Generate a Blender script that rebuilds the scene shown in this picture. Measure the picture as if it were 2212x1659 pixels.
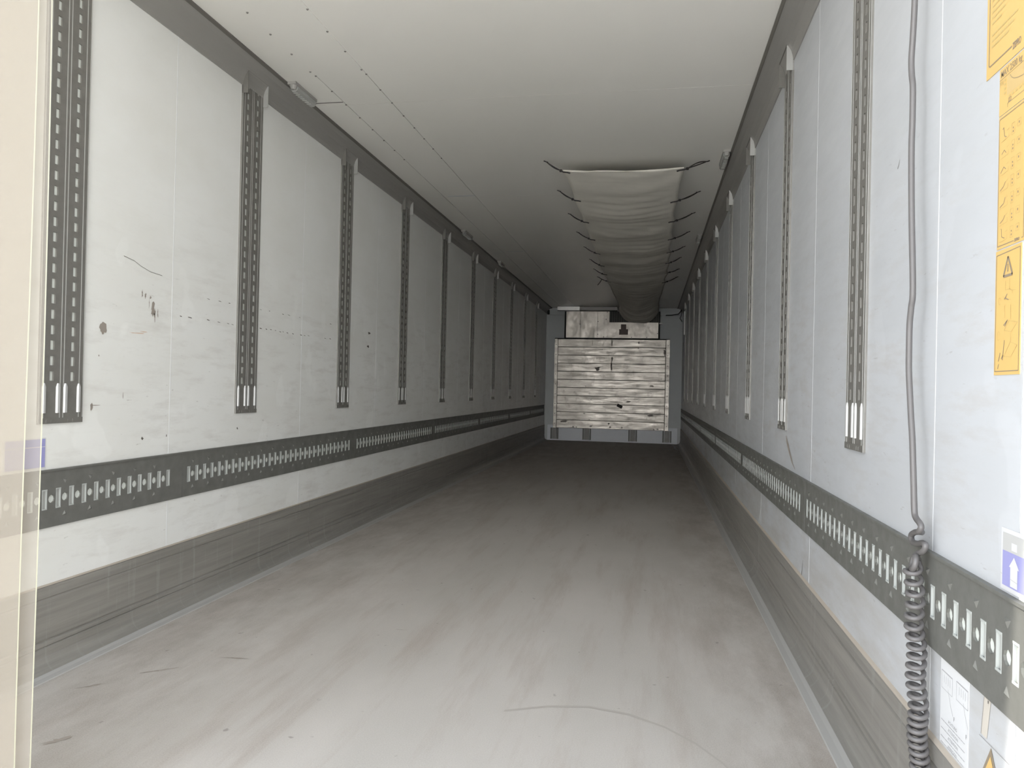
import bpy, bmesh, math, random
from mathutils import Vector, Matrix

random.seed(7)
S = bpy.context.scene
COL = S.collection
for o in list(bpy.data.objects):
    bpy.data.objects.remove(o)

# interior of the trailer: x 0..W (left to right wall), y depth, z up from the floor
W, H, L, Y0 = 2.46, 2.438, 13.6, 1.262

# ------------------------------------------------------------------ camera
cam_d = bpy.data.cameras.new('camera')
cam = bpy.data.objects.new('camera', cam_d)
COL.objects.link(cam)
cam_d.sensor_width = 36.0
cam_d.lens = 1600.0 / 2212.0 * 36.0
cam_d.clip_start = 0.05
cam_d.clip_end = 500
fw = Vector((-0.18268, 0.98316, 0.00514)).normalized()
rt = Vector((0.98295, 0.18253, 0.02214))
rt = (rt - fw * rt.dot(fw)).normalized()
up = rt.cross(fw)
cam.matrix_world = Matrix((
    (rt.x, up.x, -fw.x, 1.8975),
    (rt.y, up.y, -fw.y, 0.0),
    (rt.z, up.z, -fw.z, 0.945),
    (0, 0, 0, 1)))
S.camera = cam

# ------------------------------------------------------------------ world, sun, exposure
wd = bpy.data.worlds.new('sky')
S.world = wd
wd.use_nodes = True
wn = wd.node_tree
wn.nodes.clear()
wo = wn.nodes.new('ShaderNodeOutputWorld')
bg = wn.nodes.new('ShaderNodeBackground')
# hazy daylight sky: brightest near the horizon, all round
tc = wn.nodes.new('ShaderNodeTexCoord')
sx = wn.nodes.new('ShaderNodeSeparateXYZ')
cr_ = wn.nodes.new('ShaderNodeValToRGB')
cr_.color_ramp.elements[0].position = 0.0
cr_.color_ramp.elements[0].color = (1.75, 1.74, 1.72, 1)
cr_.color_ramp.elements[1].position = 0.9
cr_.color_ramp.elements[1].color = (0.33, 0.38, 0.45, 1)
e0_ = cr_.color_ramp.elements.new(0.12)
e0_.color = (1.0, 1.0, 1.0, 1)
e_ = cr_.color_ramp.elements.new(0.35)
e_.color = (0.58, 0.61, 0.65, 1)
wn.links.new(tc.outputs['Generated'], sx.inputs[0])
wn.links.new(sx.outputs['Z'], cr_.inputs[0])
wn.links.new(cr_.outputs[0], bg.inputs[0])
bg.inputs[1].default_value = 8.2
wn.links.new(bg.outputs[0], wo.inputs[0])

sun_d = bpy.data.lights.new('sun', 'SUN')
sun_d.energy = 6.0
sun_d.angle = math.radians(0.6)
sun_d.color = (1.0, 0.95, 0.86)
sun = bpy.data.objects.new('sun', sun_d)
COL.objects.link(sun)
sun.rotation_euler = Vector((1.0, 0.14, -1.0)).normalized().to_track_quat('-Z', 'Y').to_euler()

S.view_settings.view_transform = 'Standard'
S.view_settings.look = 'None'
S.view_settings.gamma = 1.0
S.view_settings.use_curve_mapping = False
S.view_settings.exposure = -0.01

# ------------------------------------------------------------------ materials
def mat(name, col, rough=0.6, metal=0.0, spec=0.5):
    m = bpy.data.materials.new(name)
    m.use_nodes = True
    b = m.node_tree.nodes['Principled BSDF']
    b.inputs['Base Color'].default_value = (*col, 1)
    b.inputs['Roughness'].default_value = rough
    b.inputs['Metallic'].default_value = metal
    b.inputs['Specular IOR Level'].default_value = spec
    return m

def N(m, t, **kw):
    n = m.node_tree.nodes.new(t)
    for k, v in kw.items():
        setattr(n, k, v)
    return n

def Lk(m, a, b):
    m.node_tree.links.new(a, b)

def coords(m, scale, out='Position', loc=(0, 0, 0), rot=(0, 0, 0)):
    g = N(m, 'ShaderNodeNewGeometry')
    mp = N(m, 'ShaderNodeMapping')
    mp.inputs['Scale'].default_value = scale
    mp.inputs['Location'].default_value = loc
    mp.inputs['Rotation'].default_value = rot
    Lk(m, g.outputs['Position'], mp.inputs[0])
    return mp.outputs[0]

def noise(m, vec, scale=1.0, detail=4.0, rough=0.55):
    n = N(m, 'ShaderNodeTexNoise')
    n.inputs['Scale'].default_value = scale
    n.inputs['Detail'].default_value = detail
    n.inputs['Roughness'].default_value = rough
    Lk(m, vec, n.inputs['Vector'])
    return n.outputs['Fac']

def ramp(m, fac, stops):
    r = N(m, 'ShaderNodeValToRGB')
    e = r.color_ramp.elements
    while len(e) > 1:
        e.remove(e[-1])
    for i, (p, c) in enumerate(stops):
        if i == 0:
            el = e[0]; el.position = p
        else:
            el = e.new(p)
        c = c if isinstance(c, tuple) else (c, c, c)
        el.color = (*c, 1)
    Lk(m, fac, r.inputs[0])
    return r.outputs[0]

def mix(m, fac, a, b, mode='MIX'):
    x = N(m, 'ShaderNodeMix', data_type='RGBA', blend_type=mode)
    for sock, v in ((x.inputs[0], fac), (x.inputs[6], a), (x.inputs[7], b)):
        if isinstance(v, (int, float)):
            sock.default_value = v
        elif isinstance(v, tuple):
            sock.default_value = (*v, 1)
        else:
            Lk(m, v, sock)
    return x.outputs[2]

def bsdf(m):
    return m.node_tree.nodes['Principled BSDF']

def bump(m, fac, strength=0.3, dist=0.002):
    b = N(m, 'ShaderNodeBump')
    b.inputs['Strength'].default_value = strength
    b.inputs['Distance'].default_value = dist
    Lk(m, fac, b.inputs['Height'])
    Lk(m, b.outputs[0], bsdf(m).inputs['Normal'])

def wall_mat(name, base, warm, low=0.0):
    m = mat(name, base, 0.38)
    sep = N(m, 'ShaderNodeSeparateXYZ')
    g = N(m, 'ShaderNodeNewGeometry')
    Lk(m, g.outputs['Position'], sep.inputs[0])
    # scuffs are thickest at the height where pallets rub along the wall
    zr = N(m, 'ShaderNodeMapRange')
    zr.inputs['From Min'].default_value = 1.75
    zr.inputs['From Max'].default_value = 1.15
    Lk(m, sep.outputs['Z'], zr.inputs[0])
    st = noise(m, coords(m, (1, 2.4, 12)), 1.5, 8, 0.68)
    f1 = ramp(m, st, [(0.5, 0.0), (0.72, 1.0)])
    mul = N(m, 'ShaderNodeMath', operation='MULTIPLY')
    Lk(m, f1, mul.inputs[0]); Lk(m, zr.outputs[0], mul.inputs[1])
    m2 = N(m, 'ShaderNodeMath', operation='MULTIPLY')
    Lk(m, mul.outputs[0], m2.inputs[0]); m2.inputs[1].default_value = 0.20
    c = mix(m, m2.outputs[0], base, (0.42, 0.38, 0.33))
    # large washed and unwashed areas
    bl = ramp(m, noise(m, coords(m, (1, 1.1, 2.0)), 1.7, 5, 0.6), [(0.35, 0.0), (0.65, 1.0)])
    c = mix(m, bl, c, tuple(v * w for v, w in zip(base, warm)), 'MIX')
    c2 = mix(m, m2.outputs[0], c, (0.44, 0.40, 0.36))
    # sparse fine dirt
    sp = ramp(m, noise(m, coords(m, (1, 9, 40)), 2.2, 3, 0.5), [(0.69, 0.0), (0.75, 0.35)])
    ml = N(m, 'ShaderNodeMath', operation='MULTIPLY')
    Lk(m, sp, ml.inputs[0]); Lk(m, zr.outputs[0], ml.inputs[1])
    c3 = mix(m, ml.outputs[0], c2, (0.25, 0.22, 0.2))
    # cleaned, lighter patches
    pt = ramp(m, noise(m, coords(m, (1, 2.6, 2.2), loc=(3, 1, 5)), 1.9, 2, 0.4), [(0.62, 0.0), (0.645, 0.35)])
    pm = N(m, 'ShaderNodeMath', operation='MULTIPLY')
    Lk(m, pt, pm.inputs[0]); Lk(m, zr.outputs[0], pm.inputs[1])
    c4 = mix(m, pm.outputs[0], c3, tuple(min(0.9, v * 1.09) for v in base))
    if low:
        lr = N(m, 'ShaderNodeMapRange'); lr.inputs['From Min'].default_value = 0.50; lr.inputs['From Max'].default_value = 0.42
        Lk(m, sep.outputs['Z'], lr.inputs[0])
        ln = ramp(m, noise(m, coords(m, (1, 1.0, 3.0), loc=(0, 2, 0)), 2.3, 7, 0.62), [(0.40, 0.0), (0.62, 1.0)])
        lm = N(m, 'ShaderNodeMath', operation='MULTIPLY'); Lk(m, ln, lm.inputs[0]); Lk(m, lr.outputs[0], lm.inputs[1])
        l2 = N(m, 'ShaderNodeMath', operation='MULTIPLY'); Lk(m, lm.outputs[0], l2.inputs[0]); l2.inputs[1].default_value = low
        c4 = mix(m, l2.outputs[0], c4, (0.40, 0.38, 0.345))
    Lk(m, c4, bsdf(m).inputs['Base Color'])
    rr = ramp(m, st, [(0.3, 0.30), (0.7, 0.5)])
    Lk(m, rr, bsdf(m).inputs['Roughness'])
    return m

M = {}
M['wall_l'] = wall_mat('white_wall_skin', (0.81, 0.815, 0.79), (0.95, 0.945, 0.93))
M['wall_r'] = wall_mat('white_wall_skin_dimmed', (0.545, 0.56, 0.582), (0.95, 0.95, 0.945), 0.55)  # white skin with shade and sky tint put into its colour
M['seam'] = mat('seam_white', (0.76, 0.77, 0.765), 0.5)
M['seam_r'] = mat('seam_white_dimmed', (0.64, 0.65, 0.66), 0.5)  # white bead dimmed to match the shade put into the right wall
M['gap'] = mat('dark_joint', (0.20, 0.19, 0.18), 0.8)
M['ceil'] = mat('ceiling_skin', (0.70, 0.685, 0.65), 0.33)
_n = noise(M['ceil'], coords(M['ceil'], (1.0, 0.5, 1)), 1.2, 4)
Lk(M['ceil'], mix(M['ceil'], ramp(M['ceil'], _n, [(0.35, 0.0), (0.7, 1.0)]), (0.88, 0.86, 0.81), (0.84, 0.825, 0.77)), bsdf(M['ceil']).inputs['Base Color'])
M['cove'] = mat('grey_cove_plastic', (0.30, 0.29, 0.27), 0.42)
M['lip'] = mat('dark_cove_lip', (0.15, 0.14, 0.125), 0.5)
M['lamp'] = mat('clear_lamp_cover', (0.75, 0.76, 0.72), 0.15)
bsdf(M['lamp']).inputs['Transmission Weight'].default_value = 0.5
M['lampbase'] = mat('lamp_base_grey', (0.35, 0.34, 0.32), 0.5)

def steel(name, c, rough, var=0.06, metal=0.85, sc=(3, 3, 3)):
    m = mat(name, c, rough, metal)
    n = noise(m, coords(m, sc), 6, 6, 0.6)
    Lk(m, mix(m, ramp(m, n, [(0.3, 0.0), (0.75, 1.0)]), c, tuple(max(0, v - var) for v in c)), bsdf(m).inputs['Base Color'])
    Lk(m, ramp(m, n, [(0.3, rough), (0.8, min(1, rough + 0.18))]), bsdf(m).inputs['Roughness'])
    return m
M['track'] = steel('galvanised_track', (0.20, 0.20, 0.185), 0.5, 0.04, 0.35)
M['rail'] = steel('galvanised_rail', (0.23, 0.222, 0.205), 0.45, 0.04, 0.35)
M['rim'] = mat('bright_steel_edge', (0.78, 0.79, 0.78), 0.28, 0.7)
M['slot_shade'] = mat('slot_shade_grey', (0.36, 0.365, 0.345), 0.5)  # grey that paints the shade inside the slots
M['tab'] = mat('guide_tab_steel', (0.66, 0.66, 0.65), 0.35, 0.4)
M['slotrim'] = mat('pale_slot_edge', (0.44, 0.46, 0.44), 0.5, 0.0)  # slot edges paler than the plate
M['ridge'] = mat('rail_ridge_steel', (0.48, 0.48, 0.46), 0.45, 0.3)
M['behind'] = mat('pale_foam_behind_slots', (0.66, 0.69, 0.65), 0.6)

def kick_mat():
    m = mat('kick_strip_aluminium', (0.24, 0.235, 0.22), 0.5, 0.3)
    a = noise(m, coords(m, (1, 1.0, 26)), 1.6, 7, 0.65)
    b = noise(m, coords(m, (1, 16, 1.2)), 1.8, 5, 0.6)
    c = mix(m, ramp(m, a, [(0.35, 0.0), (0.7, 1.0)]), (0.27, 0.258, 0.235), (0.36, 0.345, 0.315))
    c = mix(m, ramp(m, b, [(0.58, 0.0), (0.72, 0.5)]), c, (0.42, 0.42, 0.40))
    Lk(m, c, bsdf(m).inputs['Base Color'])
    return m
M['kick'] = kick_mat()
M['foot'] = mat('pale_coving_foot', (0.40, 0.39, 0.37), 0.6)
M['sealant'] = mat('tan_sealant', (0.42, 0.37, 0.31), 0.7)

def floor_mat():
    m = mat('grit_resin_floor', (0.40, 0.36, 0.32), 0.62)
    big = noise(m, coords(m, (1.6, 0.7, 1)), 1.4, 5, 0.6)
    c = mix(m, ramp(m, big, [(0.35, 0.0), (0.68, 1.0)]), (0.43, 0.40, 0.36), (0.50, 0.46, 0.42))
    st = noise(m, coords(m, (5.0, 0.55, 1), rot=(0, 0, 0.10)), 1.6, 7, 0.68)
    c = mix(m, ramp(m, st, [(0.50, 0.0), (0.72, 0.75)]), c, (0.335, 0.28, 0.235))
    # dirt is heavier along both walls; on the left it also paints the curtain's shade
    g = N(m, 'ShaderNodeNewGeometry'); s = N(m, 'ShaderNodeSeparateXYZ')
    Lk(m, g.outputs['Position'], s.inputs[0])
    mr = N(m, 'ShaderNodeMapRange'); mr.inputs['From Min'].default_value = 1.05; mr.inputs['From Max'].default_value = 0.10
    Lk(m, s.outputs['X'], mr.inputs[0])
    n3 = ramp(m, noise(m, coords(m, (3.2, 1.1, 1), loc=(1, 4, 0)), 2.4, 7, 0.7), [(0.38, 0.0), (0.66, 0.9)])
    mq = N(m, 'ShaderNodeMapRange'); mq.inputs['From Min'].default_value = 1.95; mq.inputs['From Max'].default_value = 2.30
    Lk(m, s.outputs['X'], mq.inputs[0])
    mx = N(m, 'ShaderNodeMath', operation='MAXIMUM'); Lk(m, mr.outputs[0], mx.inputs[0]); Lk(m, mq.outputs[0], mx.inputs[1])
    mu = N(m, 'ShaderNodeMath', operation='MULTIPLY'); Lk(m, n3, mu.inputs[0]); Lk(m, mx.outputs[0], mu.inputs[1])
    c = mix(m, mu.outputs[0], c, (0.285, 0.245, 0.205))
    gr = noise(m, coords(m, (1, 1, 1)), 260, 2, 0.7)
    c = mix(m, ramp(m, gr, [(0.35, 0.0), (0.7, 0.35)]), c, (0.62, 0.59, 0.55))
    sp = ramp(m, noise(m, coords(m, (1, 0.8, 1)), 26, 2, 0.5), [(0.72, 0.0), (0.77, 0.6)])
    c = mix(m, sp, c, (0.20, 0.17, 0.15))
    Lk(m, c, bsdf(m).inputs['Base Color'])
    bump(m, gr, 0.25, 0.001)
    return m
M['floor'] = floor_mat()

def plank_mat():
    m = mat('worn_aluminium_plank', (0.6, 0.59, 0.56), 0.36, 0.9)
    a = noise(m, coords(m, (1.4, 1, 9)), 2.0, 7, 0.65)
    b = noise(m, coords(m, (4, 1, 4), loc=(2, 0, 1)), 1.8, 5, 0.6)
    c = mix(m, ramp(m, a, [(0.38, 0.0), (0.66, 1.0)]), (0.44, 0.41, 0.37), (0.31, 0.29, 0.26))
    c = mix(m, ramp(m, b, [(0.56, 0.0), (0.70, 0.7)]), c, (0.22, 0.205, 0.185))
    Lk(m, c, bsdf(m).inputs['Base Color'])
    Lk(m, ramp(m, a, [(0.3, 0.30), (0.7, 0.52)]), bsdf(m).inputs['Roughness'])
    bump(m, b, 0.5, 0.01)
    return m
M['plank'] = plank_mat()
M['plank_stain'] = mat('plank_stain', (0.17, 0.155, 0.14), 0.6, 0.3)
M['sheet'] = steel('evaporator_sheet', (0.60, 0.56, 0.51), 0.38, 0.06, 0.8)
_m = M['sheet']; bump(_m, noise(_m, coords(_m, (3.2, 1, 2.0)), 1.6, 2), 0.8, 0.03)
M['grey_panel'] = mat('grey_front_wall', (0.56, 0.58, 0.58), 0.6)
M['blue_kick'] = mat('blue_grey_kick_plate', (0.78, 0.80, 0.84), 0.5, 0.0)
M['bracket'] = steel('bracket_steel', (0.30, 0.295, 0.28), 0.5, 0.05, 0.5)
M['dark'] = mat('dark_void', (0.03, 0.03, 0.028), 0.8)
M['grille'] = mat('grille_wire', (0.10, 0.10, 0.09), 0.5, 0.4)
M['brown_label'] = mat('brown_label', (0.16, 0.125, 0.11), 0.6)
M['alu_bar'] = mat('aluminium_bar', (0.62, 0.61, 0.59), 0.35, 0.7)
M['bar_grey'] = mat('grey_bar', (0.40, 0.39, 0.37), 0.5, 0.2)
M['white_part'] = mat('white_plastic', (0.8, 0.8, 0.77), 0.4)

def cloth_mat():
    m = mat('duct_cloth', (0.70, 0.67, 0.60), 0.75)
    n = noise(m, coords(m, (1, 1, 1)), 5, 5, 0.6)
    Lk(m, mix(m, ramp(m, n, [(0.35, 0.0), (0.7, 1.0)]), (0.82, 0.79, 0.71), (0.74, 0.71, 0.64)), bsdf(m).inputs['Base Color'])
    return m
M['cloth'] = cloth_mat()
M['cord'] = mat('black_elastic', (0.035, 0.03, 0.03), 0.6)
M['cable'] = mat('grey_cable_sheath', (0.125, 0.118, 0.116), 0.42)
M['yellow'] = mat('yellow_sticker', (0.68, 0.46, 0.17), 0.35)
M['print'] = mat('sticker_print', (0.28, 0.225, 0.16), 0.45)
M['print_soft'] = mat('sticker_print_fine', (0.55, 0.41, 0.17), 0.45)
M['blue'] = mat('blue_sticker', (0.32, 0.32, 0.58), 0.35)
M['pale_grey'] = mat('pale_grey_print', (0.50, 0.50, 0.49), 0.4)
M['sticker_white'] = mat('sticker_white', (0.66, 0.66, 0.67), 0.35)
M['paper'] = mat('clear_film_sheet', (0.73, 0.74, 0.75), 0.3)
M['thin_print'] = mat('faded_grey_print', (0.40, 0.40, 0.41), 0.5)
M['tape'] = mat('old_tape', (0.58, 0.54, 0.48), 0.5)
M['scuff'] = mat('dark_scuff', (0.13, 0.115, 0.10), 0.8)
M['brown'] = mat('brown_scuff', (0.30, 0.265, 0.23), 0.8)
M['floor_scuff'] = mat('faint_floor_scuff', (0.41, 0.375, 0.335), 0.8)
M['floor_stain'] = mat('floor_dirt', (0.33, 0.29, 0.25), 0.8)
M['orange'] = mat('orange_scuff', (0.66, 0.52, 0.42), 0.8)
M['light_scuff'] = mat('light_scuff', (0.80, 0.82, 0.80), 0.5)
M['ground'] = mat('yard_concrete', (0.58, 0.55, 0.50), 0.85)
M['rivet'] = mat('rivet_grey', (0.20, 0.19, 0.175), 0.4, 0.5)
M['added_leaf'] = mat('added_leaf_grey', (0.45, 0.45, 0.45), 0.5)  # grey chosen to cut the bounce from the added leaves
M['ext'] = mat('trailer_outer_skin', (0.72, 0.72, 0.72), 0.4)

def pvc():
    m = bpy.data.materials.new('clear_strip_plastic')
    m.use_nodes = True
    nt = m.node_tree
    nt.nodes.clear()
    out = nt.nodes.new('ShaderNodeOutputMaterial')
    tr = nt.nodes.new('ShaderNodeBsdfTransparent'); tr.inputs[0].default_value = (0.95, 0.935, 0.905, 1)
    tl = nt.nodes.new('ShaderNodeBsdfTranslucent'); tl.inputs[0].default_value = (0.58, 0.54, 0.49, 1)
    df = nt.nodes.new('ShaderNodeBsdfDiffuse'); df.inputs[0].default_value = (0.56, 0.52, 0.46, 1)
    gl = nt.nodes.new('ShaderNodeBsdfGlossy'); gl.inputs['Roughness'].default_value = 0.25
    m1 = nt.nodes.new('ShaderNodeMixShader'); m1.inputs[0].default_value = 0.5
    m2 = nt.nodes.new('ShaderNodeMixShader'); m2.inputs[0].default_value = 0.24
    m3 = nt.nodes.new('ShaderNodeMixShader'); m3.inputs[0].default_value = 0.02
    nt.links.new(tl.outputs[0], m1.inputs[1]); nt.links.new(df.outputs[0], m1.inputs[2])
    nt.links.new(tr.outputs[0], m2.inputs[1]); nt.links.new(m1.outputs[0], m2.inputs[2])
    nt.links.new(m2.outputs[0], m3.inputs[1]); nt.links.new(gl.outputs[0], m3.inputs[2])
    nt.links.new(m3.outputs[0], out.inputs[0])
    return m
M['pvc'] = pvc()
M['pvc_edge'] = mat('strip_cut_edge', (0.30, 0.29, 0.21), 0.4)

# ------------------------------------------------------------------ mesh helpers
class MB:
    def __init__(s):
        s.v = []; s.f = []
    def poly(s, pts):
        i = len(s.v); s.v += [tuple(p) for p in pts]
        s.f.append(tuple(range(i, i + len(pts))))
    def box(s, x0, x1, y0, y1, z0, z1):
        i = len(s.v)
        s.v += [(x0, y0, z0), (x1, y0, z0), (x1, y1, z0), (x0, y1, z0), (x0, y0, z1), (x1, y0, z1), (x1, y1, z1), (x0, y1, z1)]
        for q in ((0, 3, 2, 1), (4, 5, 6, 7), (0, 1, 5, 4), (1, 2, 6, 5), (2, 3, 7, 6), (3, 0, 4, 7)):
            s.f.append(tuple(i + k for k in q))
    def bbox(s, x0, x1, y0, y1, z0, z1, b):
        """box with bevelled edges facing +x, -x all round (chamfer on x faces)"""
        rings = [(x0, b), (x0 + b, 0), (x1 - b, 0), (x1, b)]
        i = len(s.v)
        for x, d in rings:
            s.v += [(x, y0 + d, z0 + d), (x, y1 - d, z0 + d), (x, y1 - d, z1 - d), (x, y0 + d, z1 - d)]
        for r in range(3):
            for k in range(4):
                a = i + r * 4 + k; c = i + r * 4 + (k + 1) % 4
                s.f.append((a, c, c + 4, a + 4))
        s.f.append((i + 3, i + 2, i + 1, i)); s.f.append((i + 12, i + 13, i + 14, i + 15))
    def extrude(s, prof, y0, y1, close=False, ny=1):
        """profile of (x, z) points swept along y"""
        n = len(prof); i = len(s.v)
        for k in range(ny + 1):
            y = y0 + (y1 - y0) * k / ny
            s.v += [(x, y, z) for x, z in prof]
        for k in range(ny):
            for j in range(n if close else n - 1):
                a = i + k * n + j; b = i + k * n + (j + 1) % n
                s.f.append((a, b, b + n, a + n))
        if close:
            s.f.append(tuple(i + j for j in range(n)))
            s.f.append(tuple(i + ny * n + j for j in reversed(range(n))))
    def tube(s, pts, r, seg=8, closed=False):
        pts = [Vector(p) for p in pts]; n = len(pts); i = len(s.v)
        prev = None
        for k, p in enumerate(pts):
            a = pts[max(0, k - 1)]; b = pts[min(n - 1, k + 1)]
            t = (b - a).normalized()
            if prev is None:
                u = t.orthogonal().normalized()
            else:
                u = (prev - t * prev.dot(t)).normalized()
            prev = u; w = t.cross(u)
            for j in range(seg):
                an = 2 * math.pi * j / seg
                s.v.append(tuple(p + (u * math.cos(an) + w * math.sin(an)) * r))
        for k in range(n - 1):
            for j in range(seg):
                a = i + k * seg + j; b = i + k * seg + (j + 1) % seg
                s.f.append((a, b, b + seg, a + seg))
        s.f.append(tuple(i + j for j in reversed(range(seg))))
        s.f.append(tuple(i + (n - 1) * seg + j for j in range(seg)))
    def cyl(s, c, axis, r, h, seg=10, r2=None):
        r2 = r if r2 is None else r2
        i = len(s.v); c = Vector(c)
        ax = {'x': Vector((1, 0, 0)), 'y': Vector((0, 1, 0)), 'z': Vector((0, 0, 1))}[axis]
        u = ax.orthogonal().normalized(); w = ax.cross(u)
        for d, rr in ((0, r), (h, r2)):
            for j in range(seg):
                a = 2 * math.pi * j / seg
                s.v.append(tuple(c + ax * d + (u * math.cos(a) + w * math.sin(a)) * rr))
        for j in range(seg):
            s.f.append((i + j, i + (j + 1) % seg, i + seg + (j + 1) % seg, i + seg + j))
        s.f.append(tuple(i + j for j in reversed(range(seg)))); s.f.append(tuple(i + seg + j for j in range(seg)))
    def mesh(s, name, material, smooth=False):
        me = bpy.data.meshes.new(name)
        me.from_pydata(s.v, [], s.f)
        me.materials.append(material)
        if smooth:
            for p in me.polygons:
                p.use_smooth = True
        me.update()
        return me
    def build(s, name, material, parent=None, smooth=False, kind=None, loc=None, label=None, fix=True):
        me = s.mesh(name, material, smooth)
        if fix:
            bm = bmesh.new(); bm.from_mesh(me)
            bmesh.ops.recalc_face_normals(bm, faces=bm.faces)
            bm.to_mesh(me); bm.free()
        return link(name, me, parent, kind, loc, label)

def link(name, me, parent=None, kind=None, loc=None, label=None, rotz=0):
    o = bpy.data.objects.new(name, me)
    COL.objects.link(o)
    if parent is not None:
        o.parent = parent
    if loc:
        o.location = loc
    if rotz:
        o.rotation_euler.z = rotz
    if kind:
        o['kind'] = kind
    if label:
        o['label'] = label
    return o

def thing(name, label, cat, loc=(0, 0, 0), rotz=0, group=None, kind=None):
    o = bpy.data.objects.new(name, None)
    o.empty_display_size = 0.1
    COL.objects.link(o)
    o.location = loc
    o.rotation_euler.z = rotz
    tag(o, label, cat, group, kind)
    return o

def tag(o, label=None, cat=None, group=None, kind=None):
    if label: o['label'] = label
    if cat: o['category'] = cat
    if group: o['group'] = group
    if kind: o['kind'] = kind
    return o

def copy_tree(o, parent=None):
    c = o.copy(); COL.objects.link(c)
    c.parent = parent
    for ch in list(o.children):
        copy_tree(ch, c)
    return c

def struct(name, label=None, cat='structure'):
    return thing(name, label or name.replace('_', ' '), cat, kind='structure')

# ------------------------------------------------------------------ ground outside
g = MB(); g.box(-40, 40, -60, 60, -1.32, -1.2)
g.build('ground', M['ground'], kind='structure', label='grey concrete yard below the open trailer door')

# ------------------------------------------------------------------ floor
f = MB(); f.box(-0.02, W + 0.02, 1.0, L + 0.02, -0.06, 0.0)
fl = f.build('floor', M['floor'], kind='structure', label='grit-coated beige grey trailer floor with brown streaks')

def flat_mark(parent, name, pts, material, axis, at, side=1):
    """irregular thin stain of real outline lying on a surface"""
    m = MB()
    if axis == 'x':
        m.poly([(at + side * 0.0012, a, b) for a, b in pts])
    elif axis == 'y':
        m.poly([(a, at, b) for a, b in pts])
    else:
        m.poly([(a, b, at + 0.0008) for a, b in pts])
    return m.build(name, material, parent, fix=False)

def blob(cx, cy, rx, ry, n=14, jag=0.35, ang=0.0):
    out = []
    for k in range(n):
        a = 2 * math.pi * k / n
        r = 1 + random.uniform(-jag, jag)
        x, y = rx * r * math.cos(a), ry * r * math.sin(a)
        out.append((cx + x * math.cos(ang) - y * math.sin(ang), cy + x * math.sin(ang) + y * math.cos(ang)))
    return out

for (cx, cy, rx, ry, an) in ((0.525, 2.326, 0.05, 0.006, 0.1), (0.97, 2.745, 0.022, 0.003, 0.1), (0.40, 1.69, 0.035, 0.012, 0.9),
                             (0.34, 2.16, 0.05, 0.006, 0.7), (0.23, 2.01, 0.03, 0.008, 0.8)):
    flat_mark(fl, 'stain', blob(cx, cy, rx, ry * 0.7, 22, 0.6, an), M['floor_stain'], 'z', 0)
arc = [(1.50, 2.14), (1.62, 2.20), (1.74, 2.225), (1.86, 2.20), (1.96, 2.14), (2.04, 2.06), (2.10, 1.97), (2.15, 1.86)]
for (a, b_), (c, d_) in zip(arc[:-1], arc[1:]):
    flat_mark(fl, 'tyre_scuff', [(a, b_), (c, d_), (c - 0.001, d_ - 0.012), (a - 0.001, b_ - 0.012)], M['floor_scuff'], 'z', 0)
flat_mark(fl, 'stain', [(2.34, 12.6), (2.36, 12.9), (2.32, 13.3), (2.30, 13.3), (2.33, 12.9), (2.31, 12.6), (2.36, 12.2), (2.38, 12.2)], M['pale_grey'], 'z', 0)

# ------------------------------------------------------------------ side walls, built panel by panel
def side_wall(name, label, side, m, joints):
    root = struct(name, label)
    X = 0.0 if side > 0 else W
    sg = -side                                    # outward from the room
    b = MB(); xs = sorted((X + sg * 0.006, X + sg * 0.07)); b.box(xs[0], xs[1], 1.0, L + 0.1, -0.05, 2.52)
    b.build('insulated_core', M['gap'], root)
    js = [Y0] + joints + [L]
    for a, c in zip(js[:-1], js[1:]):
        p = MB(); x = sorted((X, X + sg * 0.006))
        g0 = 0 if a == Y0 else 0.002
        p.box(x[0], x[1], a + g0, c - 0.002, 0.2, 2.40)
        p.build('wall_panel', m, root)
    for j in joints:
        p = MB(); x = sorted((X - sg * 0.0004, X + sg * 0.003))
        p.box(x[0], x[1], j - 0.0019, j + 0.0019, 0.2, 2.40)
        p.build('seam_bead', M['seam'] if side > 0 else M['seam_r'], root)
    return root

JL = [1.547 + 1.1335 * k for k in range(11)]
JR = [1.613 + 1.1365 * k for k in range(11)]
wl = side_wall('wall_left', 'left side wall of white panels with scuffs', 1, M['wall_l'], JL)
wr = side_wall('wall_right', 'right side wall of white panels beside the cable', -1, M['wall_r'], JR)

# ceiling
ce = struct('ceiling', 'off-white trailer ceiling of flush boards')
b = MB(); b.box(-0.07, W + 0.07, 1.0, L + 0.1, H + 0.006, H + 0.07); b.build('insulated_core', M['gap'], ce)
cj = [1.2, 3.722, 5.65, 7.99, 10.3, 12.2, L]
for a, c in zip(cj[:-1], cj[1:]):
    for x0, x1 in ((0.0, 0.273), (0.275, 0.526), (0.528, W)):
        p = MB(); p.box(x0 + 0.001, x1 - 0.0005, a + 0.0012, c - 0.0012, H, H + 0.006)
        p.build('ceiling_panel', M['ceil'], ce)
p = MB(); p.box(0.268, 0.531, 1.2, 3.335, H - 0.004, H)
p.build('cover_board', M['ceil'], ce)
rv = MB(); rv.cyl((0, 0, -0.0035), 'z', 0.0035, 0.0035, 8, 0.0055)
rvm = rv.mesh('rivet', M['rivet'])
for x, ys in ((0.272, (2.727, 2.913, 3.103, 3.291, 3.349, 3.536, 3.716, 3.907, 4.10, 4.29, 4.48, 4.67)),
              (0.527, (2.737, 2.923, 3.109, 3.30, 3.36, 3.55, 3.722, 3.91, 4.10, 4.29, 4.48, 4.67))):
    for y in ys:
        link('rivet', rvm, ce, loc=(x, y, H - (0.004 if y < 3.34 else 0.0)))
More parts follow.
